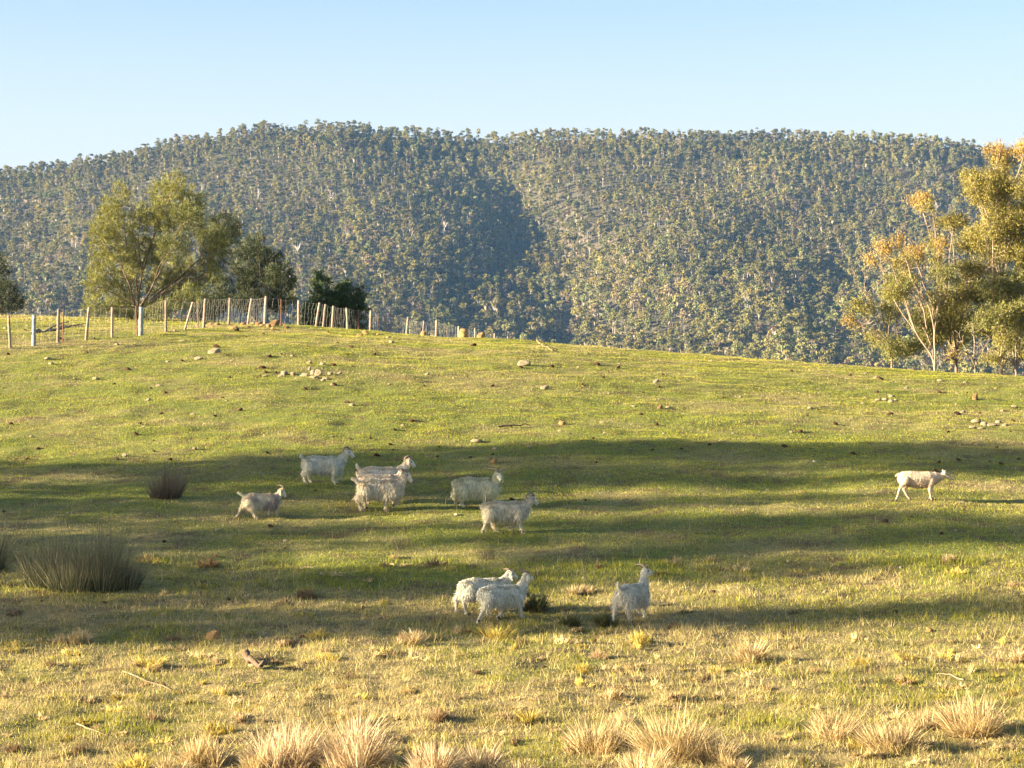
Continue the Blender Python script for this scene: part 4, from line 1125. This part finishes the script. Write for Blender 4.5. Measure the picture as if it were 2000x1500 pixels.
animal(990, 1040, 4, 1.0, 'curly grey goat with ringed backswept horns, striding in front of the cream goat',
       dict(hn=[(-.33, .37), (-.41, .24), (-.46, .08), (-.48, .02)], hf=[(-.24, .36), (-.27, .22), (-.22, .08), (-.17, 0)], fn=[(.21, .33), (.25, .19), (.28, .07), (.32, .01)], ff=[(.20, .33), (.19, .17), (.10, .10), (.03, .08)],
            head=(.49, .68), muzz=(.60, .565), tail='none', horn='curl', long=1.1), seed=7, tint=(.74, .68, .59), group=HG, shag=1.2)
animal(946, 1199, 26, .97, 'back goat of the near pair, head hidden behind the other one',
       dict(hn=[(-.34, .37), (-.42, .25), (-.40, .08), (-.36, 0)], hf=[(-.38, .37), (-.50, .26), (-.50, .09), (-.47, .02)], head=(.50, .68), muzz=(.63, .60), tail='down', horn='flat'), seed=8, tint=(.74, .71, .66), group=HG, hornmat=M_hornpale)
animal(982, 1213, 30, .95, 'front goat of the near pair, chin raised and beard hanging',
       dict(hn=[(-.33, .37), (-.42, .25), (-.50, .10), (-.54, .01)], hf=[(-.24, .36), (-.27, .24), (-.24, .12), (-.20, .08)], fn=[(.27, .34), (.31, .2), (.34, .06), (.38, .0)], ff=[(.15, .33), (.10, .2), (.0, .08), (-.05, .03)],
            head=(.49, .76), muzz=(.60, .70), tail='down', horn='flat'), seed=9, tint=(.76, .74, .69), group=HG, shag=1.1)
animal(1236, 1216, 58, 1.0, 'goat seen from behind with raised tail, alone at the right of the near pair',
       dict(hn=[(-.30, .36), (-.36, .25), (-.26, .08), (-.20, 0)], hf=[(-.34, .36), (-.44, .26), (-.50, .09), (-.50, .0)], head=(.46, .80), muzz=(.56, .76), hy=.02, my=-.05, tail='up', horn='wide', ff=[(.29, .34), (.36, .2), (.38, .1), (.42, .05)]), seed=10, tint=(.74, .72, .68), group=HG)
animal(1796, 978, 2, 1.0, 'smooth shorn cream sheep walking alone at the far right',
       dict(hn=[(-.34, .38), (-.43, .28), (-.49, .09), (-.52, .0)], hf=[(-.26, .36), (-.32, .24), (-.24, .08), (-.19, .01)], fn=[(.21, .34), (.20, .2), (.22, .06), (.25, 0)], ff=[(.26, .34), (.28, .2), (.24, .07), (.24, .02)],
            head=(.54, .565), muzz=(.675, .455), tail='none', horn=None), kind='sheep', seed=12, tint=(.76, .63, .48))

# ------------------------------------------------------------------ haze
def build_haze():
    x, y0, y1, z0, z1 = 1020, -160, 2900, -85, 330
    V = [(-x, y0, z0), (x, y0, z0), (x, y1, z0), (-x, y1, z0), (-x, y0, z1), (x, y0, z1), (x, y1, z1), (-x, y1, z1)]
    m = bpy.data.materials.new('haze_air'); m.use_nodes = True; t = m.node_tree; t.nodes.clear()
    out = t.nodes.new('ShaderNodeOutputMaterial'); pv = t.nodes.new('ShaderNodeVolumePrincipled')
    pv.inputs['Color'].default_value = (.22, .50, 1.0, 1); pv.inputs['Density'].default_value = HAZE; pv.inputs['Anisotropy'].default_value = .0
    t.links.new(pv.outputs[0], out.inputs['Volume'])
    o = mesh_np('haze', V, [[0, 3, 2, 1], [4, 5, 6, 7], [0, 1, 5, 4], [1, 2, 6, 5], [2, 3, 7, 6], [3, 0, 4, 7]], m)
    tag(o, 'thin blue evening haze in the air before the far hill', 'haze', kind='stuff')
HAZE = 0.00004
build_haze()
